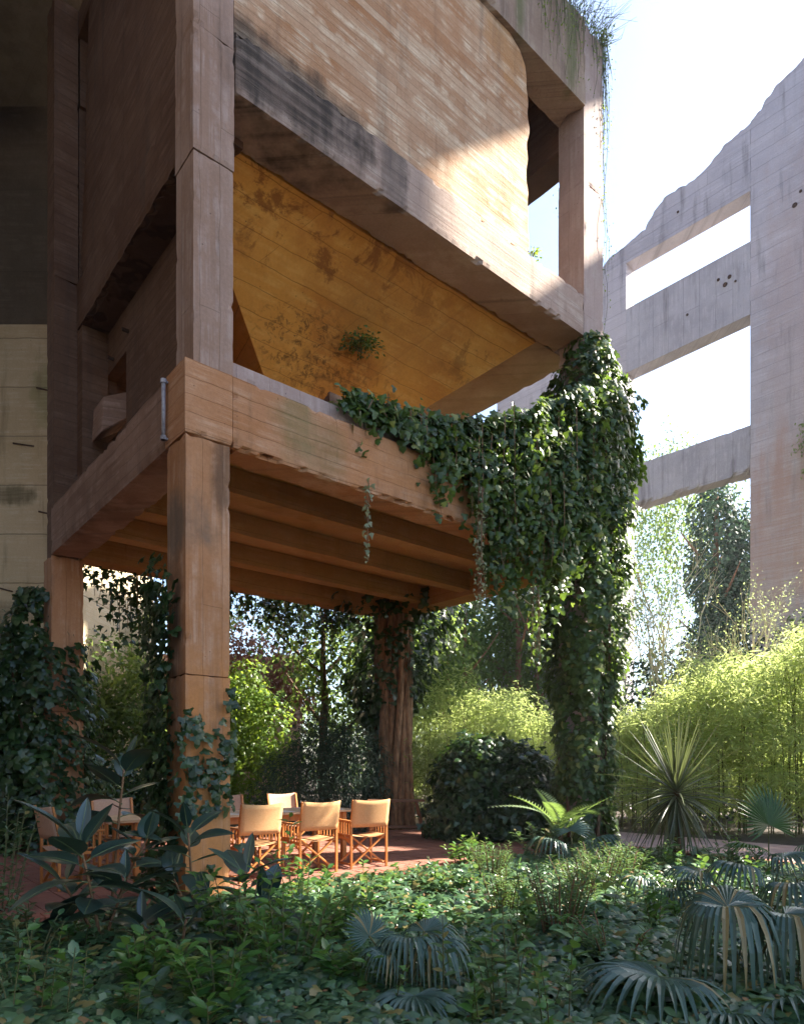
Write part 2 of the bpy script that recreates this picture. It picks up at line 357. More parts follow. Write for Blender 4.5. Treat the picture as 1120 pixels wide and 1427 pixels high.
# ------------------------------------------------------------------ leaf machinery
def tmpl(pts, faces): return np.array(pts, float), faces
T_IVY = tmpl([(0, 0, 0), (.42, -.10, -.05), (.52, .22, -.10), (.27, .38, .0), (.30, .68, -.06), (0, 1.0, -.16), (-.30, .68, -.06), (-.27, .38, .0), (-.52, .22, -.10), (-.42, -.10, -.05), (0, .40, .07)],
             [(10, 0, 1), (10, 1, 2), (10, 2, 3), (10, 3, 4), (10, 4, 5), (10, 5, 6), (10, 6, 7), (10, 7, 8), (10, 8, 9), (10, 9, 0)])
T_IVY_S = tmpl([(0, -.05, 0), (.46, .12, -.1), (.2, .45, 0), (0, 1, -.14), (-.2, .45, 0), (-.46, .12, -.1)], [(0, 1, 2), (0, 2, 4), (2, 3, 4), (0, 4, 5)])
T_OVAL = tmpl([(0, 0, 0), (.26, .35, .05), (.22, .7, .02), (0, 1, -.1), (-.22, .7, .02), (-.26, .35, .05), (0, .5, -.03)], [(0, 1, 6), (1, 2, 6), (2, 3, 6), (3, 4, 6), (4, 5, 6), (5, 0, 6)])
T_OVAL_S = tmpl([(0, 0, 0), (.28, .45, .06), (0, 1, -.08), (-.28, .45, .06)], [(0, 1, 2), (0, 2, 3)])
T_LANCE = tmpl([(0, 0, 0), (.085, .35, .02), (0, 1, -.12), (-.085, .35, .02)], [(0, 1, 2), (0, 2, 3)])
T_NEEDLE = tmpl([(.03, 0, 0), (-.03, 0, 0), (0, 1, -.05)], [(0, 1, 2)])

def unit(v): return v / np.maximum(1e-9, np.linalg.norm(v, axis=-1, keepdims=True))

def frames(Nn, T):
    Nn = unit(Nn); T = T - (T * Nn).sum(1, keepdims=True) * Nn; T = unit(T); B = np.cross(T, Nn)
    return B, T, Nn

def leaves(name, mat, P, Nn, T, S, t=T_IVY, parent=None, kind=None):
    P = np.asarray(P, float); n = len(P)
    B, T, Nn = frames(np.asarray(Nn, float), np.asarray(T, float)); S = np.broadcast_to(np.asarray(S, float), (n,))
    tv, tf = t; k = len(tv)
    V = P[:, None, :] + S[:, None, None] * (tv[None, :, 0, None] * B[:, None] + tv[None, :, 1, None] * T[:, None] + tv[None, :, 2, None] * Nn[:, None])
    F = np.array(tf, np.int32)
    L_ = (F[None] + (np.arange(n) * k)[:, None, None]).reshape(-1)
    me = fast_mesh(name, V.reshape(-1, 3), L_, np.full(n * len(F), 3), mat)
    o = link(bpy.data.objects.new(name, me), parent)
    if kind: o['kind'] = kind
    return o

def leaf_parts(name, mat, P, Nn, T, S, t, parent):
    """single leaves as parts that share one mesh"""
    B, T, Nn = frames(np.asarray(Nn, float), np.asarray(T, float))
    tv, tf = t
    me = bpy.data.meshes.new(name); me.from_pydata([tuple(v) for v in tv], [], tf); me.materials.append(mat)
    for i in range(len(P)):
        o = bpy.data.objects.new(name, me); C.objects.link(o); o.parent = parent
        m = Matrix(((B[i][0], T[i][0], Nn[i][0], 0), (B[i][1], T[i][1], Nn[i][1], 0), (B[i][2], T[i][2], Nn[i][2], 0), (0, 0, 0, 1)))
        o.matrix_local = Matrix.Translation(Vector(P[i])) @ m @ Matrix.Scale(float(S[i]), 4)

def rnd(n, s=1.0): return rng.normal(0, s, (n, 3))

CAM = np.array([0, 0, 1.4])
def foliage_split(P, Nn, T, S, root, mat, t, n_parts=300, name='leaf', off=(0, 0, 0), bulk='foliage'):
    """the leaves that show largest become parts, the rest one mass"""
    off = np.array(off, float)
    d = np.linalg.norm(P + off - CAM, axis=1)
    face = -((P + off - CAM) * unit(Nn)).sum(1) / d
    score = S / d * (.4 + np.clip(face, 0, 1))
    o = np.argsort(-score); a, b = o[:n_parts], o[n_parts:]
    leaf_parts(name, mat, P[a], Nn[a], T[a], S[a], t, root)
    leaves(bulk, mat, P[b], Nn[b], T[b], S[b], t, root, 'stuff')

def blob_points(ells, n, shell=(.72, 1.04), rough=.18, seed=0, zmin=.02):
    """points near the surface of several ellipsoids ((x,y,z),(rx,ry,rz)), clumped by noise; returns P, outward normals"""
    ar = np.array([max(e[1]) ** 2 for e in ells], float); pr = ar / ar.sum()
    which = rng.choice(len(ells), int(n * 1.6), p=pr)
    d = unit(rnd(len(which)))
    c = np.array([e[0] for e in ells], float)[which]; r = np.array([e[1] for e in ells], float)[which]
    rad = rng.uniform(shell[0], shell[1], len(which))
    nz = np.array([noise.noise(Vector(dd * 2.6 + w_ * 3.7 + seed)) + .6 * noise.noise(Vector(dd * 7 + w_ + seed)) for dd, w_ in zip(d, which)])
    rad = rad * (1 + rough * nz * 2)
    keep = (rng.uniform(-.9, .5, len(which)) < nz + .35)
    P = c + d * r * rad[:, None]
    keep &= P[:, 2] > zmin
    P = P[keep][:n]; d = unit(d[keep][:n] / r[keep][:n])
    return P, d

def mass(name, mat, ells, n, size, t, parent=None, droop=.6, jit=.7, **k):
    P, d = blob_points(ells, n, **k)
    m = len(P)
    T = rnd(m, .5) + np.array([0, 0, -droop]) + d * .4
    return leaves(name, mat, P, d + rnd(m, jit) + np.array([0, 0, .5]), T, size * rng.uniform(.6, 1.3, m), t, parent)

def trunk(name, x, y, h, r, mat, parent, lean=(0, 0), limbs=5, z0=0, spread=1.5, limb_from=.45):
    mb = MB()
    pts = [(x + lean[0] * (i / 8) ** 1.4 + .06 * r * 10 * noise.noise(Vector((i * .7, x, y))), y + lean[1] * (i / 8), z0 + (h - z0) * i / 8) for i in range(9)]
    mb.tube(pts, r * 1.25, r * .35, 9)
    for i in range(limbs):
        t = limb_from + (1 - limb_from) * (i + .5) / limbs * .85
        p = Vector(pts[min(8, int(t * 8))]); a = i * 2.4 + x
        q = [p + Vector((math.cos(a), math.sin(a), .8)) * (spread * s_) + Vector((0, 0, .25 * s_ * s_)) for s_ in (0, .35, .7, 1)]
        mb.tube(q, r * .42, r * .1, 5)
    return mb.build(name, mat, parent, smooth=True, fixn=False)

# ------------------------------------------------------------------ terrain
mb = MB(); S_ = 600
mb.add([(-S_, -S_, 0), (S_, -S_, 0), (S_, S_, 0), (-S_, S_, 0)], [(0, 1, 2, 3)])
ground = mb.build('ground', M['soil'], fixn=False); tag(ground, kind='structure')

OX, OY = -2.191, 6.9
UR = np.array([.76, .65]); UL = np.array([-.65, .76])
ANG = math.atan2(.65, .76)
def tw(a, b, z=0):
    """tower coordinates to world"""
    p = np.array([OX, OY]) + a * UR + b * UL
    return (p[0], p[1], z)
def twn(P):
    P = np.asarray(P, float); o = np.empty_like(P)
    o[:, 0] = OX + P[:, 0] * UR[0] + P[:, 1] * UL[0]; o[:, 1] = OY + P[:, 0] * UR[1] + P[:, 1] * UL[1]; o[:, 2] = P[:, 2]
    return o

# patio of terracotta pavers in front of and under the tower, path along its right side
patio = empty('patio', (OX, OY, 0), ANG, kind='structure')
mb = MB(); mb.box(-4.0, .02, -.1, 7.3, 7.4, .015); mb.build('bedding', M['grout'], patio)
TS = .31
cells = []
for i in range(36):
    for j in range(23):
        a0 = -3.98 + i * TS; b0 = .26 + j * TS
        if a0 + TS > 7.28: continue
        cells.append((a0, b0))
def cellkey(c):
    x, y, _ = tw(c[0] + .15, c[1] + .15); px = 560 + 951 * x / y; py = 1070 + 951 * 1.4 / y
    vis = (60 < px < 780) and py > 1125
    return (0 if vis else 1, y)
cells.sort(key=cellkey)
tile_me = []
for v in range(4):
    m_ = MB(); g = .006; e = .006
    m_.add([(g, g, 0), (TS - g, g, 0), (TS - g, TS - g, 0), (g, TS - g, 0),
            (g, g, .03), (TS - g, g, .03), (TS - g, TS - g, .03), (g, TS - g, .03),
            (g + e, g + e, .036), (TS - g - e, g + e, .036), (TS - g - e, TS - g - e, .036), (g + e, TS - g - e, .036)],
           [(0, 1, 5, 4), (1, 2, 6, 5), (2, 3, 7, 6), (3, 0, 4, 7), (4, 5, 9, 8), (5, 6, 10, 9), (6, 7, 11, 10), (7, 4, 8, 11), (8, 9, 10, 11)])
    o = m_.build('paver', M['tile'], patio); o.location = (cells[v][0], cells[v][1], .004); tile_me.append(o.data)
for q, (a0, b0) in enumerate(cells[4:280]):
    o = bpy.data.objects.new('paver', tile_me[q % 4]); C.objects.link(o); o.parent = patio
    o.location = (a0, b0, .004 + .004 * random.random()); o.rotation_euler = (random.uniform(-.008, .008), random.uniform(-.008, .008), 0)
mb = MB()
for (a0, b0) in cells[280:]:
    z = .006 + .004 * random.random(); mb.box(a0 + .006, b0 + .006, z, a0 + TS - .006, b0 + TS - .006, z + .032)
o = mb.build('paver_field', M['tile'], patio, fixn=False); o['kind'] = 'stuff'
# soldier course of red bricks along the front edge
bk = None
for i in range(112):
    a0 = -3.98 + i * .1
    if bk is None:
        m_ = MB(); m_.box(.004, 0, 0, .096, .225, .06); oo = m_.build('brick', M['kerb'], patio, bevel=.006); bk = oo.data
    else:
        oo = bpy.data.objects.new('brick', bk); C.objects.link(oo); oo.parent = patio
    oo.location = (a0, .03, .004 + random.random() * .006); oo.rotation_euler = (0, 0, random.uniform(-.02, .02))

path = empty('path', (OX, OY, 0), ANG, kind='structure')
mb = MB(); mb.box(7.45, -9.0, -.1, 10.2, 9, .012); mb.build('bedding', M['grout'], path)
cells = [(7.60 + i * .42, -9 + j * .42) for i in range(6) for j in range(42)]
pm = None; mbp = MB()
for (a0, b0) in cells:
    x, y, _ = tw(a0, b0)
    if 5 < y < 22 and x / y > .25 and x / y < .68:
        if pm is None:
            m_ = MB(); m_.box(.006, .006, 0, .414, .414, .03); oo = m_.build('paver', M['path'], path, bevel=.005); pm = oo.data
        else:
            oo = bpy.data.objects.new('paver', pm); C.objects.link(oo); oo.parent = path
        oo.location = (a0, b0, .004 + random.random() * .004)
    else: mbp.box(a0 + .006, b0 + .006, .006, a0 + .414, b0 + .414, .034)
o = mbp.build('paver_field', M['path'], path, fixn=False); o['kind'] = 'stuff'
for i in range(60):
    oo = bpy.data.objects.new('brick', bk); C.objects.link(oo); oo.parent = path
    oo.rotation_euler = (0, 0, math.pi / 2 + random.uniform(-.02, .02)); oo.location = (7.58, -5.6 + i * .1, .02 + random.random() * .006)

# ------------------------------------------------------------------ the tower
tower = empty('concrete_tower', (OX, OY, 0), ANG, label='old ochre concrete silo tower on square columns with a hopper inside and jagged upper walls', cat='building')
RA, RB = 7.43, 5.74
rb = rough_box
# columns: stacked lifts, each a few mm out of line with the next
def column(a0, b0, a1, b1, zs, mat, seed):
    prev = zs[0]
    root = None
    for i, z in enumerate(zs[1:]):
        d = .004 * ((i * 7 + seed) % 3)
        o = rb('column' if root is None else 'lift', (a0 + d, b0 + d, prev + (.003 if i else -.2)), (a1 - d, b1 - d, z - .003), mat, tower if root is None else root, .06, .004, .014, seed=seed + i)
        if root is None: root = o
        prev = z
    return root
column(0, 0, .5, .5, [0, 2.35, 4.8], M['column'], 1)
rb('column_head', (-.006, -.006, 4.803), (.52, .506, 5.56), M['beam'], tower, .06, .008, .018, .02, seed=5)
column(.09, .02, .55, .48, [5.56, 7.75, 9.05, 11.2, 13.82], M['column_upper'], 2)
column(6.87, 0.0, RA, .52, [0, 2.4, 4.8, 8.6, 11.2, 13.82], M['parapet'], 3)
column(0, 5.24, .5, RB, [0, 2.3, 4.8], M['column'], 4)
column(.05, 5.26, .42, 5.7, [4.8, 9.3, 13.8], M['side'], 6)
column(6.93, 5.2, RA, RB, [0, 2.4, 4.8, 9.3, 13.8], M['side'], 7)
# front beams
rb('floor_beam', (.525, 0, 4.80), (6.865, .42, 5.56), M['beam'], tower, .055, .015, .03, .11, seed=11)
rb('parapet', (.56, .13, 5.563), (6.86, .40, 5.79), M['parapet'], tower, .1, .006, .02, seed=12)
rb('hopper_beam', (.555, 0, 8.60), (6.865, .62, 9.27), M['upper_beam'], tower, .07, .012, .03, .02, seed=13)
rb('crown_beam', (.555, -.03, 12.41), (6.865, .5, 13.84), M['top_beam'], tower, .1, .012, .03, seed=14)
# front wall panel with its broken right edge
edge = [(5.50, 9.275)] + jag((5.50, 9.275), (5.44, 12.0), 70, .085, 3.3) + [(5.40, 12.15), (5.28, 12.30), (5.05, 12.405)]
poly = [(.56, 9.275)] + edge + [(.56, 12.405)]
mb = MB(); mb.prism(poly, lambda u, v: (u, .045, v), lambda u, v: (u, .40, v))
mb.build('wall_panel', M['panel'], tower)
# right side beams and back beams
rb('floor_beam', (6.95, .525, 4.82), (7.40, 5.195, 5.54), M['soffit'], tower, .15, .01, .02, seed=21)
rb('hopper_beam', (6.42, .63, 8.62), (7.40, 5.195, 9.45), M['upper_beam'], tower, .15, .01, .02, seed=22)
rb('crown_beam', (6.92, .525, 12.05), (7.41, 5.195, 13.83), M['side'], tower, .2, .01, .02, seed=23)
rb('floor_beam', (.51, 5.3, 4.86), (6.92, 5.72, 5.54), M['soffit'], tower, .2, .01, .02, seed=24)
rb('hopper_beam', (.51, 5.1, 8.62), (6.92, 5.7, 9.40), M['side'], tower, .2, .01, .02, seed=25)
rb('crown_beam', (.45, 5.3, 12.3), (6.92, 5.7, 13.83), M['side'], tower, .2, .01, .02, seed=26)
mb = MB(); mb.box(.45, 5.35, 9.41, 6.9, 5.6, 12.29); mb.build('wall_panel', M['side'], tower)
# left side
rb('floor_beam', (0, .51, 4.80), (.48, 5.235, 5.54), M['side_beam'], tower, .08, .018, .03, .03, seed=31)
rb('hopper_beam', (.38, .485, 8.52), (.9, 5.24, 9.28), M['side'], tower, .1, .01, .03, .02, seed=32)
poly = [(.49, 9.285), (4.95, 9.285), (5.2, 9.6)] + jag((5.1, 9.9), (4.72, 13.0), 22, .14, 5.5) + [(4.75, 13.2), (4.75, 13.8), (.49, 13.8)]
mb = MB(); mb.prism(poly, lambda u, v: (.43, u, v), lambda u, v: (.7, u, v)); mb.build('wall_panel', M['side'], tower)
# recessed lower panel with a square hole: four pieces round the hole
mb = MB()
for (b0, z0, b1, z1) in ((.97, 5.3, 4.12, 8.52), (5.12, 5.3, 5.25, 8.52), (4.12, 7.85, 5.12, 8.52), (4.12, 5.3, 5.12, 6.72)):
    mb.box(.80, b0, z0, .98, b1, z1)
mb.box(.40, 4.98, 5.56, .797, 5.265, 8.51)
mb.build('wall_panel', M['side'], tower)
mb = MB(); mb.box(.5, 5.32, 5.55, 4.6, 5.5, 8.61); mb.build('wall_panel', M['side'], tower)  # unseen back panel added so the hopper chamber stays dark
chute = MB()
chute.add([(.95, 4.25, 6.95), (.95, 4.95, 6.95), (.95, 4.95, 7.35), (.95, 4.25, 7.35), (.52, 4.42, 6.62), (.52, 4.92, 6.62), (.55, 4.92, 7.18), (.55, 4.42, 7.18)],
          [(0, 1, 2, 3), (4, 5, 6, 7), (0, 1, 5, 4), (1, 2, 6, 5), (2, 3, 7, 6), (3, 0, 4, 7)])
chute.build('chute', M['side_beam'], tower, bevel=.02)
for (b, z) in ((4.02, 8.1), (4.7, 7.98), (5.05, 7.75), (5.15, 7.4), (5.1, 6.4)):
    m_ = MB(); m_.tube([(.80, b, z), (.70, b, z)], .03, .03, 8); m_.build('anchor_bolt', M['rust'], tower)
m_ = MB(); m_.tube([(-.05, .44, 4.86), (-.05, .44, 5.50)], .022, .022, 8); pp = m_.build('pipe', M['pipe'], tower, smooth=True)
for z in (4.88, 5.48):
    m_ = MB(); m_.tube([(-.05, .44, z - .02), (-.05, .44, z + .02)], .034, .034, 8); m_.box(-.05, .425, z - .008, .0, .455, z + .008); m_.build('clamp', M['pipe'], pp)
# floor slab, joists, roof
mb = MB(); mb.box(.49, .43, 5.24, 6.94, 5.29, 5.50); mb.build('floor_slab', M['soffit'], tower)
for b in (1.33, 2.69, 4.0):
    rb('joist', (.487, b, 4.9), (6.945, b + .26, 5.236), M['soffit'], tower, .2, .006, .015, seed=int(b * 10))
mb = MB(); mb.box(.425, .505, 13.4, 6.915, 5.295, 13.8); mb.build('roof_slab', M['side'], tower)
# hopper: inverted pyramid of ochre board-marked slabs
A0, A1, B0, B1, Z1_ = .10, 6.41, .65, 5.08, 8.605
dp = 2.19; a0, a1, b0, b1, z0 = A0 + 1.32 * dp, A1 - 1.27 * dp, B0 + dp, B1 - dp, Z1_ - dp
tq = [(A0, B0, Z1_), (A1, B0, Z1_), (A1, B1, Z1_), (A0, B1, Z1_)]; bq = [(a0, b0, z0), (a1, b0, z0), (a1, b1, z0), (a0, b1, z0)]
def hop_face(vs):
    n_ = len(vs); vs2 = [(v[0], v[1], v[2] + .18) for v in vs]
    mb = MB(); mb.add(vs + vs2, [tuple(range(n_)), tuple(range(2 * n_ - 1, n_ - 1, -1))] + [(i, (i + 1) % n_, n_ + (i + 1) % n_, n_ + i) for i in range(n_)])
    mb.build('hopper_face', M['hopper'], tower)
CL = 1.0; CB = B0 + (CL - A0) / 1.32
hop_face([(.5, B0, Z1_), (A1, B0, Z1_), bq[1], bq[0], (CL, CB, Z1_ - (CB - B0)), (CL, .96, Z1_ - .31), (.5, .96, Z1_ - .31)])
hop_face([tq[1], tq[2], bq[2], bq[1]])
hop_face([(CL, B1, Z1_), bq[3], bq[2], tq[2]])
hop_face([(CL, CB, Z1_ - (CB - B0)), bq[0], bq[3], (CL, B1, Z1_)])

# ------------------------------------------------------------------ the ruined wall on the right
ruin = empty('ruined_wall', (10.24, 20, 0), math.atan2(-.73, .683), label='tall lavender grey ruined concrete wall with long open window bays and a jagged top', cat='ruin')
TH = .55
def rwall(name, poly, mat=None, d0=0, d1=TH):
    mb = MB(); mb.prism(poly, lambda u, v: (u, d0, v), lambda u, v: (u, d1, v)); return mb.build(name, mat or M['ruin'], ruin)
# local x = metres to the right of the pier's left edge
top = [(-9.5, 16.3), (-8.6, 17.1), (-7.0, 17.6), (-5.6, 18.35), (-4.76, 18.75), (-4.04, 18.93), (-3.78, 19.02), (-3.3, 19.08), (-3.0, 19.5), (-2.66, 19.74), (-2.3, 19.72), (-1.96, 19.68), (-1.6, 19.75), (-1.29, 19.84), (-1.0, 20.02), (-.75, 20.2), (-.3, 20.3), (.0, 20.38), (.26, 20.5), (.5, 20.75), (.74, 20.94), (1.0, 21.02), (1.38, 21.2), (2.4, 21.6), (3.4, 22.3)]
topj = []
for p, q in zip(top, top[1:]):
    topj += [p] + jag(p, q, 5, .10, p[0])
topj.append(top[-1])
def topz(x):
    for p, q in zip(topj, topj[1:]):
        if p[0] <= x <= q[0]: return p[1] + (q[1] - p[1]) * (x - p[0]) / (q[0] - p[0])
    return topj[-1][1]
def toprange(x0, x1): return [(x0, topz(x0))] + [p for p in topj if x0 < p[0] < x1] + [(x1, topz(x1))]
rwall('wall_head', [(-3.98, 18.34), (-.04, 18.34)] + toprange(-3.98, -.04)[::-1])
rwall('end_wall', [(-9.5, 0), (-3.985, 0), (-3.985, topz(-3.985))] + toprange(-9.5, -3.985)[::-1][1:])
rwall('pier', [(-.035, 0), (2.0, 0), (2.0, topz(2.0))] + toprange(-.035, 2.0)[::-1][1:], d0=-.004)
rwall('spandrel', [(-3.98, 14.66), (-.04, 14.72), (-.04, 16.86), (-3.98, 16.80)], M['ruin_beam'])
rb('lintel', (-3.98, .02, 10.10), (-.04, TH, 11.47), M['ruin_beam'], ruin, .12, .02, .03, .10, seed=41)
for (u, v, r) in ((-.75, 15.95, .07), (-.62, 16.12, .06), (-.95, 16.2, .045), (-.45, 15.9, .035), (-1.9, 15.6, .04), (1.15, 17.2, .07), (1.3, 17.5, .04), (-2.2, 19.0, .04)):
    m_ = MB(); m_.tube([(u, -.010, v), (u, -.03, v)], r, r * .9, 9); m_.build('anchor_hole', M['rust'], ruin)
# unseen bays added past the picture edge, openings shaped to steer the sun
rwall('wall_head', [(2.005, 19.3), (5.5, 19.3), (5.5, 22.3), (7.6, 22.3), (7.6, 30.5), (6.8, 30.1), (6.1, 28.6), (5.3, 28.2), (4.6, 26.6), (3.9, 26.1), (3.3, 24.0), (2.7, 23.5), (2.005, 21.6 + .9)])
rwall('spandrel', [(2.005, 18.3), (7.6, 18.3), (7.6, 19.295), (2.005, 19.295)])
rwall('spandrel', [(2.005, 15.2), (7.6, 15.2), (7.6, 16.8), (2.005, 16.8)])
rwall('spandrel', [(2.005, 10.1), (11.2, 10.1), (11.2, 11.3), (2.005, 11.3)])
rwall('wall_head', [(7.605, 15.6), (11.2, 15.6), (11.2, 31), (7.605, 31)])
rwall('pier', [(7.605, 0), (8.3, 0), (8.3, 10.095), (7.605, 10.095)])
rwall('pier', [(11.205, 0), (26, 0), (26, 27), (21, 28.2), (17, 30), (13, 31.5), (11.205, 31)])

# ------------------------------------------------------------------ neighbouring silo at the left, garden wall behind
silo = empty('neighbour_silo', (-8.0, 16, 0), 0, label='cream concrete silo wall with a dark overhanging upper part, left of the tower', cat='building')
rb('wall', (-13, 0, -.2), (0, 6, 11.8), M['silo'], silo, .6, .01, .02, seed=50)
mb = MB(); mb.prism([(0, 11.8), (-2.4, 15.2), (-2.6, 26), (6, 26), (6, 11.8)], lambda u, v: (-13, u, v), lambda u, v: (1.9, u, v)); mb.build('overhang', M['silo_shade'], silo)
mb = MB(); mb.box(-9, -6, 17.01, 3.4, -2.7, 26); mb.build('upper_block', M['silo_shade'], silo)
mb = MB(); mb.box(-9, -12, 14.25, 3.5, -2.75, 17); mb.build('shade_slab', M['silo_shade'], silo)  # slab added overhead to cut sky light on the tower's left face
mb = MB(); mb.box(-16, -30, -.2, -3.0, -4.5, 26); mb.box(-2.99, -30, -.2, 3.5, -20, 24); mb.build('shade_block', M['silo_shade'], silo)  # unseen masses added to screen the left face from the sky
for (x, z, l) in ((-1.1, 9.0, .5), (-.5, 7.4, .35), (-1.4, 5.6, .3), (-.55, 10.3, .3)):
    m_ = MB(); m_.tube([(x, -.03, z), (x + l, -.05, z - .08)], .02, .015, 6); m_.build('rusty_bar', M['rust'], silo)

gw = empty('garden_wall', (-11.0, 23, 0), math.radians(8), label='pinkish rendered garden wall behind the left bay of the tower', cat='wall')
rb('wall', (-3, 0, 0), (2.2, .5, 6.6), M['garden_wall'], gw, .4, .02, .05, seed=51)
rb('lower_wall', (2.205, 0, 0), (7.5, .5, 5.3), M['garden_wall'], gw, .4, .02, .05, seed=52)

# ------------------------------------------------------------------ ivy on the tower
def interp(x, xs, ys): return np.interp(x, xs, ys)

def ivy_post(a, b, prof, n, size, label, mat=M['ivy'], parts=300, seed=0, stems=6, post_r=.36, group=None, world=False, density=None):
    """prof: list of (z, radius, shift_x, shift_y) — leaf mantle of a climbing plant round a post"""
    base = np.array([a, b, 0.]) if world else np.array(tw(a, b))
    root = empty('ivy', tuple(base), 0, label=label, cat='ivy', group=group)
    pz = [p[0] for p in prof]
    z = rng.uniform(pz[0], pz[-1], n * 2); th = rng.uniform(0, 2 * math.pi, n * 2)
    nz = np.array([noise.noise(Vector((math.cos(t) * 1.3 + seed, math.sin(t) * 1.3, q * .9))) + .5 * noise.noise(Vector((math.cos(t) * 3 + seed, math.sin(t) * 3, q * 2.6))) for t, q in zip(th, z)])
    keep = rng.uniform(-.6, .25, n * 2) < nz + .12
    z, th, nz = z[keep][:n], th[keep][:n], nz[keep][:n]
    r = interp(z, pz, [p[1] for p in prof]) * (1 + .62 * nz) * rng.uniform(.74, 1.06, len(z))
    r = np.maximum(r, post_r * .98)
    sx = interp(z, pz, [p[2] for p in prof]); sy = interp(z, pz, [p[3] for p in prof])
    P = np.stack([np.cos(th) * r + sx, np.sin(th) * r + sy, z], 1)
    d = np.stack([np.cos(th), np.sin(th), np.full(len(z), .55)], 1)
    Nn = d + rnd(len(z), .38); T = rnd(len(z), .4) + np.array([0, 0, -1.0]) + d * .3
    S = size * (.45 + .95 * rng.uniform(0, 1, len(z)) ** 1.6)
    if parts: foliage_split(P, Nn, T, S, root, mat, T_IVY, parts, 'leaf', base)
    else: leaves('foliage', mat, P, Nn, T, S, T_IVY_S, root, 'stuff')
    mb = MB()
    for i in range(stems):
        t0 = i * 2.1 + seed
        pts = [(math.cos(t0 + .5 * math.sin(q * 1.1 + i)) * (post_r + .03) + interp(q, pz, [p[2] for p in prof]), math.sin(t0 + .5 * math.sin(q * 1.1 + i)) * (post_r + .03) + interp(q, pz, [p[3] for p in prof]), q) for q in np.linspace(pz[0], pz[-1] * .93, 16)]
        mb.tube(pts, .035, .01, 5)
    if stems: mb.build('stem', M['bark'], root, smooth=True, fixn=False)
    return root

ivy_post(7.15, .26, [(0, .46, .05, 0), (1.2, .46, .0, 0), (2.6, .52, .08, 0), (4, .6, .12, 0), (5.4, .68, .12, 0), (6.6, .74, .05, -.05), (7.5, .74, -.0, -.05), (8.1, .52, .03, -.05), (8.7, .22, .12, 0)],
         17000, .115, 'thick dark ivy wrapping the right-hand column of the tower up to the hopper beam', seed=1.3, stems=7)
# sunlit crown of the same plant's neighbour on top, seen against the sky
def strands(tops, lens, drift, size, spacing, seed=0, spread=.08, out=(0, 0)):
    """leaves along hanging runners; returns P,N,T,S and stem polylines (world)"""
    P, Nn, T, S, lines = [], [], [], [], []
    for i, (p, l) in enumerate(zip(tops, lens)):
        m = max(2, int(l / spacing)); pts = []
        ph = rng.uniform(0, 6.28); amp = drift * rng.uniform(.4, 1.2)
        for k in range(m + 1):
            t = k / m
            pts.append(np.array(p) + np.array([amp * math.sin(ph + 2.2 * t * l) * t + out[0] * (1 - (1 - t) ** 2), amp * math.cos(ph * 1.7 + 1.8 * t * l) * t + out[1] * (1 - (1 - t) ** 2), -l * t]))
        lines.append(pts)
        for q in pts:
            P.append(q + rng.normal(0, spread, 3) * np.array([1, 1, .5])); S.append(size * rng.uniform(.55, 1.2))
            Nn.append(rng.normal(0, .55, 3) + np.array([.1, -.8, .45])); T.append(rng.normal(0, .4, 3) + np.array([0, 0, -1]))
    return np.array(P), np.array(Nn), np.array(T), np.array(S), lines

A_ = [2.0, 2.6, 3.2, 3.6, 3.85, 4.4, 5.3, 6.2, 7.0]
TOP = [5.92, 5.98, 6.02, 6.10, 6.15, 6.35, 6.75, 7.3, 8.0]
BOT = [5.74, 5.66, 5.5, 5.35, 5.1, 4.5, 4.25, 4.6, 4.8]
n = 360
aa = 2.0 + 5.0 * rng.uniform(0, 1, n) ** .62
tp = interp(aa, A_, TOP) + rng.normal(0, .10, n); bt = interp(aa, A_, BOT) + rng.normal(0, .26, n) + .35 * np.sin(aa * 5.1)
thick = interp(aa, [2, 3.5, 5, 7], [.10, .24, .42, .6])
bb = -thick * rng.uniform(-.3, 1.0, n)
t0 = tp - (tp - bt) * rng.uniform(0, .45, n)
tops = twn(np.stack([aa, bb, t0], 1))
P, Nn, T, S, lines = strands(tops, np.maximum(.15, t0 - bt) * rng.uniform(.6, 1.2, n), .07, .11, .075, spread=.06)
# cushion lying on the ledge and climbing towards the column
m = 4600
ac = 1.9 + 5.1 * rng.uniform(0, 1, m) ** .7
zc = interp(ac, A_, TOP) - rng.uniform(0, 1, m) ** 1.5 * (interp(ac, A_, TOP) - interp(ac, A_, BOT)) * .75 + rng.normal(0, .05, m)
nzc = np.array([noise.noise(Vector((x * 1.4, y * 1.4, 4))) for x, y in zip(ac, zc)])
bc = -interp(ac, [2, 3.5, 5, 7], [.12, .30, .48, .7]) * (rng.uniform(.45, 1.0, m) + .5 * nzc) + .12
back = rng.uniform(0, 1, m) < .22
bc = np.where(back, rng.uniform(0, .5, m), bc); zc = np.where(back, np.maximum(zc, 5.82 + rng.uniform(0, .15, m) + (interp(ac, A_, TOP) - 5.9) * rng.uniform(0, 1, m)), zc)
P2 = twn(np.stack([ac, bc, zc], 1))
N2 = rnd(m, .4) + np.array([.5, -.75, .6]); T2 = rnd(m, .4) + np.array([.1, -.1, -1]); S2 = .12 * (.45 + .95 * rng.uniform(0, 1, m) ** 1.6)
root = empty('ivy', (0, 0, 0), 0, label='ivy spilling off the front ledge of the tower and hanging in a ragged curtain', cat='ivy')
foliage_split(np.concatenate([P, P2]), np.concatenate([Nn, N2]), np.concatenate([T, T2]), np.concatenate([S, S2]), root, M['ivy'], T_IVY, 300)
mb = MB()
for ln in lines[::3]:
    mb.tube([tuple(q) for q in ln[::3]] if len(ln) > 6 else [tuple(ln[0]), tuple(ln[-1])], .008, .003, 3)
mb.build('stem', M['stem_red'], root, fixn=False)

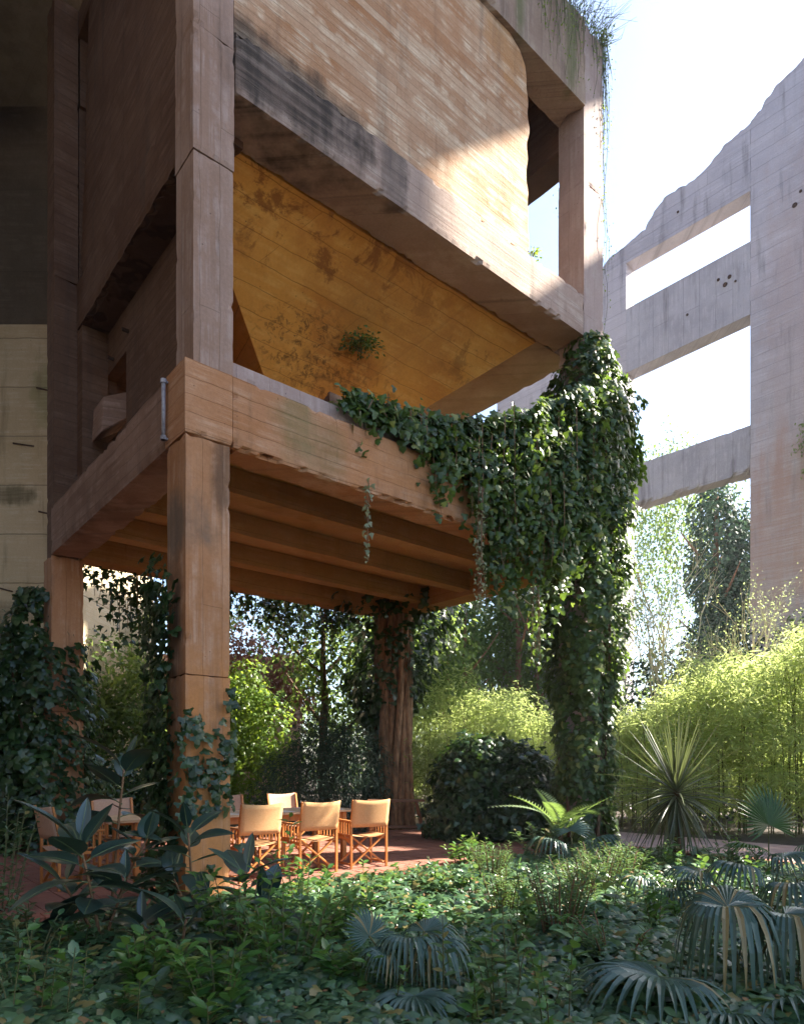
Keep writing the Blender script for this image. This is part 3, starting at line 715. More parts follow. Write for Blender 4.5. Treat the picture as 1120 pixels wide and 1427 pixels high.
# pale variegated runner and a short sprig hanging under the broken beam
def runner(name, a, b, z, l, label, mat, size=.055, k=3, spread=.03):
    tops = twn(np.array([[a + rng.normal(0, .05), b + rng.normal(0, .04), z] for _ in range(k)]))
    P, Nn, T, S, lines = strands(tops, [l * rng.uniform(.75, 1) for _ in range(k)], .05, size, .045, spread=spread)
    root = empty(name, tuple(tops[0]), 0, label=label, cat='trailing plant')
    o = leaves('foliage', mat, P - tops[0], Nn, T, S, T_IVY_S, root)
    mb = MB()
    for ln in lines: mb.tube([tuple(q - tops[0]) for q in ln[::2]], .006, .003, 4)
    mb.build('stem', M['stem_red'], root, fixn=False)
M['varieg'] = leafmat('variegated_leaf', (.14, .17, .08), (.30, .32, .18), (.4, .45, .2), .3, .4, .5)
runner('trailing_plant', 2.32, -.02, 4.95, 1.05, 'thin pale sprig dangling alone below the broken beam edge', M['varieg'], .075, 2)
runner('trailing_plant', 4.0, -.35, 5.2, 1.75, 'long pale variegated runner at the left edge of the hanging ivy curtain', M['varieg'], .065, 4)
runner('trailing_plant', 5.0, -.5, 4.0, 1.2, 'loose olive runners hanging below the middle of the ivy curtain', M['ivy'], .08, 6, .07)

def tuft(label, pos, n, size, mat, rad, cat='plant', tm=T_OVAL_S, droop=.2, name='ledge_plant'):
    root = empty(name, pos, 0, label=label, cat=cat)
    d = unit(rnd(n)); d[:, 2] = np.abs(d[:, 2]) * 1.1 - .25
    P = d * rad * rng.uniform(.2, 1, (n, 1))
    leaves('foliage', mat, P, rnd(n, .6) + np.array([0, -.5, .8]), d + np.array([0, 0, -droop]), size * rng.uniform(.6, 1.2, n), tm, root)
    mb = MB()
    for k in range(7):
        q = d[k] * rad * .8; mb.tube([(0, 0, -rad * .3), tuple(q * .5 + np.array([0, 0, rad * .1])), tuple(q)], .006, .003, 4)
    mb.build('stem', M['stem'], root, fixn=False)
    return root
tuft('small bright weed growing on the sill of the broken upper opening', tw(5.65, .12, 9.40), 90, .07, M['ivy_bright'], .16)
tuft('bushy green plant hanging on the ochre hopper face inside the opening', tw(3.28, 1.38, 7.62), 420, .07, M['ivy'], .32, droop=.9)
pl = empty('planter', tw(2.05, .42, 0), ANG, label='dark concrete planter standing on the ledge behind the ivy', cat='planter')
rb('box', (0, 0, 5.5), (1.5, .05, 6.12), M['side'], pl, .1, .004, .012, seed=61); rb('box_side', (0, .053, 5.5), (.05, .45, 6.10), M['side'], pl, .1, .004, .012, seed=62)
rb('box_back', (.053, .40, 5.5), (1.5, .45, 6.10), M['side'], pl, .1, .004, .012, seed=63)
tuft('leafy ivy tuft rising out of the ledge planter', tw(2.6, .6, 6.05), 200, .09, M['ivy'], .24)

# weeds hanging over the roof edge and down the right-hand arris
tops = []
for i in range(190):
    if i < 60: p = (rng.uniform(5.6, 7.4), -.06 + rng.normal(0, .03), 13.9 + rng.normal(0, .04))
    else: p = (7.45 + rng.uniform(0, .10), rng.uniform(-.05, .9), 13.9 + rng.normal(0, .05))
    tops.append(p)
ll = [rng.uniform(.2, 1.5) if i < 60 else rng.uniform(.3, 2.4) * (1.0 + (rng.uniform() < .25) * 1.8) for i in range(190)]
P, Nn, T, S, lines = strands(twn(tops), ll, .10, .045, .085, spread=.045)
root = empty('roof_weeds', (0, 0, 0), 0, label='wispy weeds hanging over the top right corner of the tower roof', cat='weeds')
leaves('foliage', M['ivy_bright'], P, Nn, T, S, T_OVAL_S, root, 'stuff')
mb = MB()
for ln in lines: mb.tube([tuple(q) for q in ln[::4]] if len(ln) > 8 else [tuple(ln[0]), tuple(ln[-1])], .006, .003, 3)
for i in range(150):                                                  # upright wiry stalks on the roof edge
    p = Vector(tw(7.35 + rng.uniform(0, .12), rng.uniform(-.1, 1.2), 13.8)) if i > 60 else Vector(tw(rng.uniform(6.2, 7.4), .02, 13.8))
    l = rng.uniform(.25, .75); mb.tube([p, p + Vector((rng.normal(.12, .1), rng.normal(0, .08), l * .6)), p + Vector((rng.normal(.3, .16), rng.normal(0, .12), l))], .006, .002, 3)
mb.build('stem', M['stem'], root, fixn=False)
m = 1100
pr_ = np.stack([np.where(rng.uniform(0, 1, m) < .4, rng.uniform(6.1, 7.4, m), rng.uniform(7.3, 7.65, m)), rng.uniform(-.12, 1.1, m), 13.85 + np.abs(rng.normal(0, .26, m))], 1)
leaves('sprays', M['ivy_bright'], twn(pr_), rnd(m), rnd(m) + np.array([0, 0, .6]), .05 * rng.uniform(.5, 1.2, m), T_OVAL_S, root, 'stuff')
tp = [(rng.uniform(5.5, 6.8), rng.uniform(.02, .5), 12.40) for _ in range(70)]
P, Nn, T, S, lines = strands(twn(tp), [rng.uniform(.1, .7) for _ in tp], .05, .05, .05, spread=.03)
o = leaves('hanging_roots', M['stem_red'], P, Nn, T, S, T_NEEDLE); tag(o, kind='stuff')

# ivy on the corner column, left column, back column
def ivy_plane(label, origin_fn, region, n, size, mat, parts=0, out=.12, t=T_IVY):
    """region(u,v)->density in 0..1; origin_fn(u,v,w)->world point"""
    (u0, u1, v0, v1), dens = region
    P = []
    Q = []
    while len(P) < n:
        u = rng.uniform(u0, u1); v = rng.uniform(v0, v1)
        if rng.uniform() < dens(u, v): w_ = rng.uniform(.02, out); P.append(origin_fn(u, v, w_))
    P = np.array(P); m = len(P)
    c = P[0].copy(); c[2] = 0
    nrm = np.array(origin_fn(0, 0, 1)) - np.array(origin_fn(0, 0, 0))
    root = empty('ivy', tuple(c), 0, label=label, cat='ivy')
    Nn = nrm + rnd(m, .4) + np.array([0, 0, .3]); T = rnd(m, .5) + np.array([0, 0, -.9]); S = size * rng.uniform(.55, 1.25, m)
    if parts: foliage_split(P - c, Nn, T, S, root, mat, t, parts, 'leaf', c)
    else: leaves('foliage', mat, P - c, Nn, T, S, t, root, 'stuff')
    return root
def nz2(u, v, s, o=0): return noise.noise(Vector((u * s + o, v * s, o)))
# left face (a=0) of corner column: heavy towards the far arris
ivy_plane('dark ivy climbing the left face of the corner column in front', lambda u, v, w_: np.array(tw(-w_, u, v)),
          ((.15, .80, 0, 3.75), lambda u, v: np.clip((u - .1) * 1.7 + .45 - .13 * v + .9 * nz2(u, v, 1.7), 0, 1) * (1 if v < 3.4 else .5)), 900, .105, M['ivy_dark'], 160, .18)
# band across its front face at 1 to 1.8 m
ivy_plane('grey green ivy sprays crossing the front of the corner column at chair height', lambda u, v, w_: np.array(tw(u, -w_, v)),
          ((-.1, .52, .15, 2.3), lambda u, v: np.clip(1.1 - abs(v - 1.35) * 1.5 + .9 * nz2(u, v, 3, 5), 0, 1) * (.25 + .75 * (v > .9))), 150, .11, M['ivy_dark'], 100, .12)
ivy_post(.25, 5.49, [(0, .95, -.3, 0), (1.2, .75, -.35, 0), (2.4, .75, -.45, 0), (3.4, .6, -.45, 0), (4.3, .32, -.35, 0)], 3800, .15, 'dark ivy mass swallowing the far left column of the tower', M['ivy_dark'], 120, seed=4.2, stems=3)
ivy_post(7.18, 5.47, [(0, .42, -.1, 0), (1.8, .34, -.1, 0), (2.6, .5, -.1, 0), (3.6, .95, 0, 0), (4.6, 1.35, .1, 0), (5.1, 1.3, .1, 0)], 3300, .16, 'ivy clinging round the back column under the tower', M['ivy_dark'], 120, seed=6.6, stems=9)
# rough bark-like trunk of creeper stems seen on the back column
tr = empty('creeper_trunk', tw(7.05, 5.1), 0, label='thick ridged brown creeper trunk standing against the back column', cat='tree')
mb = MB()
for i in range(22):
    a_ = i / 22 * 2 * math.pi; r_ = .30 + .04 * math.sin(i * 2.3)
    mb.tube([(math.cos(a_ + .25 * math.sin(z * .9 + i)) * r_ * (1 + .25 * math.exp(-z * 2)), math.sin(a_ + .25 * math.sin(z * .9 + i)) * r_ * (1 + .25 * math.exp(-z * 2)), z) for z in np.linspace(-.05, 5.0, 22)], .085, .07, 6)
mb.build('trunk', M['bark_warm'], tr, smooth=True, fixn=False)

# ------------------------------------------------------------------ furniture
def chair_parts():
    """director's chair, faces +y, origin on the floor at its middle"""
    root = empty('directors_chair')
    W, D = .27, .22
    def part(n_, mb_, mat, b=.003): return mb_.build(n_, mat, root, bevel=b)
    for sx in (-1, 1):
        m_ = MB(); m_.bar((sx * W, -D, 0), (sx * W, -D, .60), .03, .03); m_.bar((sx * W, -D, .60), (sx * (W + .005), -D - .07, .93), .03, .024, (0, 1, 0)); part('back_leg', m_, M['wood'])
        m_ = MB(); m_.bar((sx * W, D, 0), (sx * W, D, .62), .03, .03); part('front_leg', m_, M['wood'])
        m_ = MB(); m_.bar((sx * W, -D - .03, .64), (sx * W, D + .05, .645), .052, .022); part('arm', m_, M['wood'])
        m_ = MB(); m_.bar((sx * W, -D + .016, .40), (sx * W, D - .016, .40), .022, .035); part('side_rail', m_, M['wood'])
        m_ = MB(); m_.bar((sx * W, -D + .016, .06), (sx * W, D - .016, .06), .022, .03); part('foot_rail', m_, M['wood'])
        for k in range(5):
            y = -D + .07 + k * .075
            m_ = MB(); m_.bar((sx * W, y, .418), (sx * W, y, .628), .014, .014); part('slat', m_, M['wood'], 0)
    for y in (-D + .032, D - .032):
        for s in (-1, 1):
            m_ = MB(); yy = y + s * .012; m_.bar((s * (W - .02), yy, .05), (-s * (W - .02), yy, .44), .022, .034, (0, 1, 0)); part('cross_brace', m_, M['wood'])
    # slung seat and back
    def sheet(n_, fn, nu, nv, mat):
        vs = [fn(i / nu, j / nv) for j in range(nv + 1) for i in range(nu + 1)]
        fs = [(j * (nu + 1) + i, j * (nu + 1) + i + 1, (j + 1) * (nu + 1) + i + 1, (j + 1) * (nu + 1) + i) for j in range(nv) for i in range(nu)]
        me = bpy.data.meshes.new(n_); me.from_pydata(vs, [], fs); me.update(); me.materials.append(mat)
        me.polygons.foreach_set('use_smooth', [True] * len(fs))
        o = link(bpy.data.objects.new(n_, me), root); md = o.modifiers.new('thick', 'SOLIDIFY'); md.thickness = .004
        return o
    sheet('seat', lambda u, v: ((u - .5) * 2 * W, -D + .0 + v * 2 * D, .455 - .035 * math.sin(math.pi * u)), 10, 4, M['canvas'])
    sheet('backrest', lambda u, v: ((u - .5) * 2 * (W + .01), -D - .012 - (.14 + .36 * v - .11) * .20 - .03 * math.sin(math.pi * u) , .56 + v * .375 - .020 * math.sin(math.pi * u) * v), 10, 6, M['canvas'])
    for sx in (-1, 1):
        m_ = MB(); m_.tube([(sx * W, -D + .01, .452), (sx * W, D - .01, .452)], .012, .012, 6); part('dowel', m_, M['wood'], 0)
    return root
def copy_tree(src):
    r = src.copy(); C.objects.link(r)
    for ch in list(src.children):
        c = ch.copy(); C.objects.link(c); c.parent = r
    return r
proto = chair_parts()
rows = [(1.18, .86, 0.04, 'tan canvas chair nearest the corner column, its back to the garden', 0),
        (2.05, .88, -.03, 'tan canvas chair in the middle of the three with their backs to the garden', 0),
        (2.88, .86, -.16, 'tan canvas chair turned slightly at the table end nearest the dark bench', 0),
        (3.06, 2.98, math.pi + .05, 'pinkish canvas chair on the far side of the table facing the garden', 1),
        (2.02, 2.98, math.pi - .06, 'pinkish canvas chair on the far side, half hidden behind the corner column', 1),
        (.34, 2.98, math.pi + .08, 'pinkish canvas chair left of the corner column, seen behind the rubber plants', 1),
        (-.62, 1.75, -math.pi / 2 + .1, 'pinkish canvas chair at the left end of the table', 1)]
first = True
for (a, b, rz, lab, pk) in rows:
    r = proto if first else copy_tree(proto); first = False
    r.location = tw(a, b, .04); r.rotation_euler = (0, 0, ANG + rz); tag(r, lab, "director's chair", 'canvas chairs round the garden table')
    if pk:
        for ch in r.children:
            if ch.name.startswith(('seat', 'backrest')):
                ch.data = ch.data.copy(); ch.data.materials[0] = M['canvas_pink']
tb = empty('dining_table', tw(1.55, 1.9, .04), ANG, label='long pale wooden garden table between two rows of canvas chairs', cat='table')
for k in range(6):
    m_ = MB(); m_.box(-1.75, -.48 + k * .162, .715, 1.75, -.48 + k * .162 + .156, .745); m_.build('plank', M['table'], tb, bevel=.003)
for sx in (-1.5, 1.5):
    for sy in (-.38, .38):
        m_ = MB(); m_.box(sx - .035, sy - .035, 0, sx + .035, sy + .035, .71); m_.build('leg', M['wood'], tb, bevel=.004)
for sy in (-.38, .38):
    m_ = MB(); m_.box(-1.46, sy - .012, .62, 1.46, sy + .012, .708); m_.build('apron', M['wood'], tb)
for (x, y, q, lb) in ((1.3, -.22, .04, 'pale placemat at the table end nearest the dark bench'), (.45, -.24, -.03, 'pale placemat in front of the middle chair'), (-.4, -.24, .02, 'pale placemat beside the corner column'), (1.35, .26, .0, 'pale placemat on the far side near the dark bench'), (.45, .27, .03, 'pale placemat before the far side chair')):
    m_ = MB(); m_.box(-.22, -.15, 0, .22, .15, .006)
    o = m_.build('placemat', M['mat']); o.location = Vector(tw(1.55, 1.9, .04 + .746)) + Matrix.Rotation(ANG, 4, 'Z') @ Vector((x, y, 0)); o.rotation_euler = (0, 0, ANG + q)
    tag(o, lb, 'placemat', 'placemats on the garden table')
# dark trestle bench at the far right end
be = empty('trestle_table', (-.12, 13.35, .04), .05, label='dark wooden trestle table with splayed legs standing behind the last chair', cat='table')
for k in range(3):
    m_ = MB(); m_.box(-.55, -.22 + k * .15, .70, .55, -.22 + k * .15 + .144, .735); m_.build('plank', M['wood_dark'], be, bevel=.003)
for sx in (-1, 1):
    for sy in (-1, 1):
        m_ = MB(); m_.bar((sx * .56, sy * .2, 0), (sx * .40, sy * .12, .69), .045, .05); m_.build('leg', M['wood_dark'], be, bevel=.003)
m_ = MB(); m_.bar((-.50, 0, .2), (.50, 0, .2), .035, .05); m_.build('stretcher', M['wood_dark'], be, bevel=.003)

# ------------------------------------------------------------------ middle distance: hedges, mounds, trees
def mass_thing(name, label, cat, x, y, ells, n, size, mat, t, trunks=(), parts=0, tn='foliage', group=None, droop=.6, jit=.7, **k):
    root = empty(name, (x, y, 0), 0, label=label, cat=cat, group=group)
    P, d = blob_points(ells, n, **k); m = len(P)
    T = rnd(m, .5) + np.array([0, 0, -droop]) + d * .4; Nn = d + rnd(m, jit) + np.array([0, 0, .5]); S = size * rng.uniform(.6, 1.3, m)
    leaves(tn, mat, P, Nn, T, S, t, root, 'stuff')
    for (tx, ty, h, r, bm) in trunks: trunk('trunk', tx, ty, h, r, bm, root)
    return root

# rounded dark ivy mound (a stump or box buried in ivy)
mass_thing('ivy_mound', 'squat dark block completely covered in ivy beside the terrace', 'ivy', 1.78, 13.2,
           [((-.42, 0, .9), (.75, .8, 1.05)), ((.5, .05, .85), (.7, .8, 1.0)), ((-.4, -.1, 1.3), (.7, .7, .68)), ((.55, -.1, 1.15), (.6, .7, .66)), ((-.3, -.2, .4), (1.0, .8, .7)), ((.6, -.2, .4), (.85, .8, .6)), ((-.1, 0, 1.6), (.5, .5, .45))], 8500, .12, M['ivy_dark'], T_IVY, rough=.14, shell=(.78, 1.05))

def bamboo(label, x0, y0, x1, y1, hfn, depth, n, mat, size=.16, canes=60, lean=.5, group=None):
    root = empty('bamboo_hedge', (x0, y0, 0), 0, label=label, cat='bamboo', group=group)
    L_ = math.hypot(x1 - x0, y1 - y0); ux, uy = (x1 - x0) / L_, (y1 - y0) / L_; nx, ny = -uy, ux
    # clumps: sprays hanging from arching canes
    K = n // 14
    u = rng.uniform(0, 1, K); v = rng.uniform(0, 1, K); dd = rng.uniform(0, 1, K)
    h = np.array([hfn(q) for q in u])
    bulge = np.array([1.5 * noise.noise(Vector((q * L_ * .8, r_ * 2.8, x0))) + noise.noise(Vector((q * L_ * 2.1, r_ * 6, x0))) for q, r_ in zip(u, v)])
    zz = h * (.12 + .88 * v ** .75) * (1 + .22 * np.array([noise.noise(Vector((q * L_ * .9, 3, y0))) + .7 * noise.noise(Vector((q * L_ * 2.9, 5, y0))) for q in u]))
    dp_ = depth * (dd * 1.0 - .5) + depth * .5 * bulge
    cx = u * L_ * ux + nx * dp_; cy = u * L_ * uy + ny * dp_
    cen = np.repeat(np.stack([cx, cy, zz], 1), 14, 0) + rnd(K * 14, 1) * np.array([.16, .16, .13])
    m = len(cen)
    ang = np.repeat(rng.uniform(0, 6.28, K), 14)
    T = np.stack([np.cos(ang), np.sin(ang), np.full(m, -.75)], 1) + rnd(m, .45)
    leaves('foliage', mat, cen, rnd(m, .6) + np.array([0, -.2, .9]), T, size * rng.uniform(.6, 1.25, m), T_LANCE, root, 'stuff')
    mb_ = MB()
    for i in range(canes):
        q = rng.uniform(); hh = hfn(q) * rng.uniform(.85, 1.08); e = depth * rng.uniform(-.3, .3)
        bx, by = q * L_ * ux + nx * e, q * L_ * uy + ny * e; a_ = rng.uniform(0, 6.28); ln = lean * rng.uniform(.3, 1)
        mb_.tube([(bx + math.cos(a_) * ln * s_ ** 2.5, by + math.sin(a_) * ln * s_ ** 2.5, hh * (s_ - .12 * s_ ** 4)) for s_ in np.linspace(0, 1, 7)], .014, .004, 4)
    mb_.build('cane', M['stem'], root, fixn=False)['kind'] = 'stuff'
    return root
bamboo('tall sunlit bamboo hedge along the path on the far right', 4.9, 15.4, 11.5, 13.2, lambda q: 2.9 + 1.5 * min(1, q * 1.7), 2.6, 60000, M['bamboo'], .20, 130)
bamboo('sunlit bamboo thicket behind the ivy mound, between the back and right columns', -.6, 18.0, 5.6, 18.4, lambda q: 3.1 + .6 * math.sin(q * 5), 2.0, 34000, M['bamboo'], .17, 70)
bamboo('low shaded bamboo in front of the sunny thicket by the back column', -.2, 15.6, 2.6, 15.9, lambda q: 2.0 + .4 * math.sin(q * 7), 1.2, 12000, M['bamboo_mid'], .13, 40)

mass_thing('shrub', 'bright yellow green broadleaf shrub between the corner column and the dark bush', 'shrub', -4.3, 18.4,
           [((0, 0, 1.4), (1.1, 1.1, 1.5)), ((-.3, .2, 2.9), (.9, 1.0, 1.1)), ((.45, .3, 2.4), (.9, .9, 1.2)), ((-.9, 0, 1.6), (1., 1., 1.4)), ((.0, .2, 3.7), (.6, .6, .7))], 8500, .13, M['ivy_bright'], T_IVY_S, rough=.2)
mass_thing('shrub', 'soft dark feathery bush behind the table', 'shrub', -1.75, 14.6,
           [((0, 0, 1.0), (1.1, .9, 1.25)), ((-.7, 0, .8), (.8, .8, 1.0)), ((.7, .1, 1.1), (.8, .8, 1.3)), ((.1, .2, 1.8), (.8, .7, .9))], 16000, .13, M['cypress'], T_LANCE, rough=.16, shell=(.55, 1.03))
mass_thing('shrub', 'sunlit broadleaf tree shrub seen between the two left columns', 'shrub', -7.4, 17.5,
           [((0, 0, 1.5), (1.6, 1.2, 1.7)), ((-.8, 0, 2.9), (1.1, 1, 1.2)), ((.8, .3, 2.8), (1.2, 1.0, 1.3)), ((-.2, .3, 3.9), (.9, .8, .9)), ((1.6, 0, 1.4), (1.2, 1, 1.5))], 9000, .15, M['tree'], T_OVAL, rough=.22)
mass_thing('shrub', 'dark low shrub filling the gap under the table chairs at the left', 'shrub', -6.0, 13.4,
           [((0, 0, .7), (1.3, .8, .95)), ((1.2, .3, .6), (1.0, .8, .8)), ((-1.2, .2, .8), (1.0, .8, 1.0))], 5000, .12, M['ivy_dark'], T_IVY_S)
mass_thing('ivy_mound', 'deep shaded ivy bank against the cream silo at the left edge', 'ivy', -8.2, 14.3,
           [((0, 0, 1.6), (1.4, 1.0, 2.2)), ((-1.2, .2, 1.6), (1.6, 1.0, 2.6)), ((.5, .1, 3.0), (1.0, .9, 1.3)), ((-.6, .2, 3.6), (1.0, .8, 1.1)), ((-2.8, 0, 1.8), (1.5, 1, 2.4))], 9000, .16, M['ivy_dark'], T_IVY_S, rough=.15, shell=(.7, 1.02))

def tree(label, x, y, ells, n, size, mat, t, trunks, group=None, **k):
    root = empty('tree', (x, y, 0), 0, label=label, cat='tree', group=group)
    P, d = blob_points(ells, n, **k); m = len(P)
    leaves('crown', mat, P, d + rnd(m, .7) + np.array([0, 0, .5]), rnd(m, .5) + np.array([0, 0, -.6]) + d * .4, size * rng.uniform(.6, 1.3, m), t, root)
    for (tx, ty, h, r, bm) in trunks: trunk('trunk', tx, ty, h, r, bm, root)
    return root
BG = dict(shell=(.35, 1.05), rough=.25)
tree('dark leafy tree behind the back column, under the tower beams', -2.0, 17.4, [((0, 0, 4.2), (1.7, 1.2, 1.5)), ((1.5, .2, 4.6), (1.5, 1.2, 1.6)), ((2.9, .5, 4.4), (1.1, 1, 1.6)), ((-.9, 0, 5.5), (1.2, 1, 1)), ((.6, .5, 2.6), (1.2, 1, 1.2))], 5200, .17, M['tree'], T_OVAL_S, [(0, 0, 5, .14, M['bark']), (1.8, .2, 5.2, .15, M['bark'])], **BG)
tree('reddish leaved tree glimpsed beyond the bright shrub', -5.4, 22, [((0, 0, 4.8), (1.9, 1.2, 1.6)), ((1.8, 0, 4.2), (1.2, 1, 1.6)), ((-1.5, 0, 4.0), (1.2, 1, 1.5))], 6500, .16, M['tree_red'], T_OVAL_S, [(0, 0, 5, .12, M['bark_red'])], **BG)
tree('green tree reaching over the garden wall at the left', -8.6, 20.5, [((0, 0, 4.4), (1.5, 1.2, 1.3)), ((2.3, 0, 5.9), (1.4, 1, .9)), ((-1.4, 0, 5.6), (1.3, 1, .8)), ((1.0, .2, 3.0), (1.6, 1, 1.2))], 6500, .17, M['tree_pale'], T_OVAL_S, [(0, 0, 5, .12, M['bark'])], **BG)
for i, (x, y, h, lab, mt) in enumerate(((1.5, 24, 9, 'tall ivy hung tree with a pinkish trunk beyond the bamboo, left one', 'tree'),
                                        (4.1, 24.5, 9.5, 'tall ivy hung tree with a reddish trunk directly left of the ivy covered column', 'tree'),
                                        (2.8, 27, 9, 'pale green tree between the two tall ivy hung trunks', 'tree_pale'),
                                        (-.6, 25, 9, 'green tree just right of the back column, far behind', 'tree_pale'))):
    tree(lab, x, y, [((0, 0, h * .80), (1.4, 1.2, h * .22)), ((.5, 0, h * .55), (1.3, 1.1, h * .25)), ((-.6, .2, h * .62), (1.2, 1, h * .22)), ((.2, 0, h * .35), (.9, .9, h * .2))], 8000, .17, M[mt], T_OVAL_S,
         [(0, -.3, h * .9, .16, M['bark_red']), (.7, -.2, h * .8, .12, M['bark_red'])], 'trees beyond the bamboo', **BG)
# ivy-clad conifer and weeping tree behind the ruined wall
tree('dark blue green ivy clad conifer seen under the lowest beam of the ruined wall', 12.2, 26.5, [((0, 0, 9.5), (1.05, 1, 3.2)), ((.5, 0, 6.5), (1.1, 1, 2.8)), ((-.4, 0, 5.0), (1.1, 1, 2.2)), ((.2, 0, 3.0), (1.4, 1.2, 2.6)), ((.9, 0, 8.6), (.6, .8, 3.0))], 17000, .2, M['cypress'], T_OVAL_S, [(0, 0, 12, .2, M['bark'])], rough=.15, shell=(.6, 1.03))
root = empty('tree', (11.2, 30, 0), 0, label='pale weeping tree with drooping sprays behind the ruined wall', cat='tree')
tops = []; ll = []
for i in range(430):
    a_ = rng.uniform(0, 6.28); r_ = 3.4 * math.sqrt(rng.uniform()); tops.append((r_ * math.cos(a_) + .3, r_ * math.sin(a_) * .7, 15.5 - .28 * r_ * r_ * .8 + rng.normal(0, .5))); ll.append(rng.uniform(2.5, 8))
P, Nn, T, S, lines = strands(tops, ll, .25, .22, .22, spread=.12)
leaves('crown', M['tree'], P, Nn, T, S * .85, T_OVAL_S, root)
trunk('trunk', 2.4, 1, 14, .16, M['bark'], root, limbs=0)

def bare_shrub(name, label, cat, x, y, h, n, mat, lm=None, spread=.8, seed=0, ls=.09, r0=.03):
    root = empty(name, (x, y, 0), 0, label=label, cat=cat)
    mb_ = MB(); tips = []
    R_ = random.Random(seed)
    def grow(p, d, l, r, dep):
        q = p + d * l; mb_.tube([p, (p + q) / 2 + Vector((R_.gauss(0, .03), R_.gauss(0, .03), 0)) * l, q], r, r * .6, 5 if dep < 2 else 3)
        tips.append(tuple(q)); tips.append(tuple((p + q) / 2))
        if dep < 4:
            for k in range(R_.choice((2, 3, 3))):
                nd = (d + Vector((R_.gauss(0, .5), R_.gauss(0, .5), R_.gauss(.15, .25))) * spread).normalized()
                grow(p + d * l * R_.uniform(.45, 1), nd, l * R_.uniform(.55, .8), r * .6, dep + 1)
    for k in range(n):
        d = Vector((R_.gauss(0, .25), R_.gauss(0, .2), 1)).normalized()
        grow(Vector((R_.gauss(0, .15), R_.gauss(0, .15), 0)), d, h * .42, r0, 0)
    mb_.build('branches', mat, root, fixn=False)['kind'] = 'stuff'
    if lm:
        tips = np.array(tips); m = len(tips) * 4
        P = np.repeat(tips, 4, 0) + rnd(m, .10)
        leaves('foliage', lm, P, rnd(m) + np.array([0, 0, .6]), rnd(m), ls * rng.uniform(.6, 1.2, m), T_OVAL_S, root, 'stuff')
    return root
bare_shrub('bare_tree', 'pale bare branching sapling rising above the bamboo below the ruined wall', 'tree', 7.1, 17.6, 7.2, 3, M['twig'], M['tree_pale'], .8, 3, .06, .055)
bare_shrub('bare_tree', 'thin pale sapling with sparse leaves right of the bare sapling', 'tree', 8.7, 17.4, 6.6, 3, M['twig'], M['tree_pale'], .8, 8, .06, .055)
bare_shrub('bare_tree', 'whitish wispy sapling against the sky just right of the ivy column', 'tree', 6.3, 18.4, 7.4, 3, M['twig'], M['tree_pale'], .7, 11, .09, .045)
mass_thing('shrub', 'blue green shrub below the pale saplings', 'shrub', 8.6, 19.0, [((0, 0, 3.2), (1.6, 1, 1.9)), ((-1.5, 0, 3.0), (1.2, 1, 1.5)), ((1.7, 0, 3.3), (1.3, 1, 1.7)), ((3.2, -.5, 3.6), (1.4, 1, 1.7)), ((0, 0, 1.4), (2.5, 1, 1.6))], 11000, .17, M['cypress'], T_OVAL_S, rough=.2)
mass_thing('shrub', 'greyish leaved shrub at the foot of the ruined pier', 'shrub', 11.8, 18.4, [((0, 0, 4.2), (1.6, 1, 1.6)), ((1.2, 0, 3.4), (1.6, 1, 1.8)), ((0, 0, 2.0), (2, 1, 2))], 6500, .17, M['tree'], T_OVAL_S, rough=.2)
# creeper growing on the pier at the right edge of the picture
root = empty('wall_creeper', (11.2, 18.9, 10.4), 0, label='pale green creeper growing out of the ruined pier at the right edge', cat='creeper')
P, d = blob_points([((.15, -.2, 0), (.5, .35, .75)), ((.4, -.3, .6), (.4, .3, .4)), ((.1, -.15, -.7), (.25, .2, .45))], 900, rough=.3, shell=(.2, 1), zmin=-5); m = len(P)
leaves('foliage', M['tree_pale'], P, d + rnd(m, .6), rnd(m, .5) + np.array([0, 0, -.7]), .13 * rng.uniform(.6, 1.2, m), T_OVAL_S, root)
# line of vines hanging from the back beams at the left
tops = [tw(rng.uniform(.4, 6.3), 5.78 + rng.normal(.1, .12), 4.92 + rng.normal(0, .05)) for _ in range(210)]
ll = [rng.uniform(.1, .75) * (1.9 if (math.sin(t[0] * 2.3) > .4) else .8) for t in tops]
P, Nn, T, S, lines = strands(tops, ll, .08, .13, .08, spread=.08)
root = empty('ivy', (0, 0, 0), 0, label='ivy fringe hanging from the far beam under the tower', cat='ivy')
leaves('foliage', M['ivy_dark'], P, Nn, T, S, T_IVY_S, root, 'stuff')
mb = MB()
for ln in lines[::2]: mb.tube([tuple(ln[0]), tuple(ln[-1])], .008, .004, 3)
mb.build('stem', M['stem_red'], root, fixn=False)

# far masses that close the garden
mass_thing('far_trees', 'dim wood of mixed trees closing the garden far behind', 'wood', 0, 40,
           [((x, rng.uniform(-2, 2), rng.uniform(1.5, 3)), (rng.uniform(2.5, 4), 2.5, rng.uniform(3, 5.0))) for x in np.arange(-26, 40, 3.4)], 26000, .42, M['tree'], T_OVAL_S, rough=.2, shell=(.6, 1.0))
bpy.data.objects['far_trees']['kind'] = 'stuff'

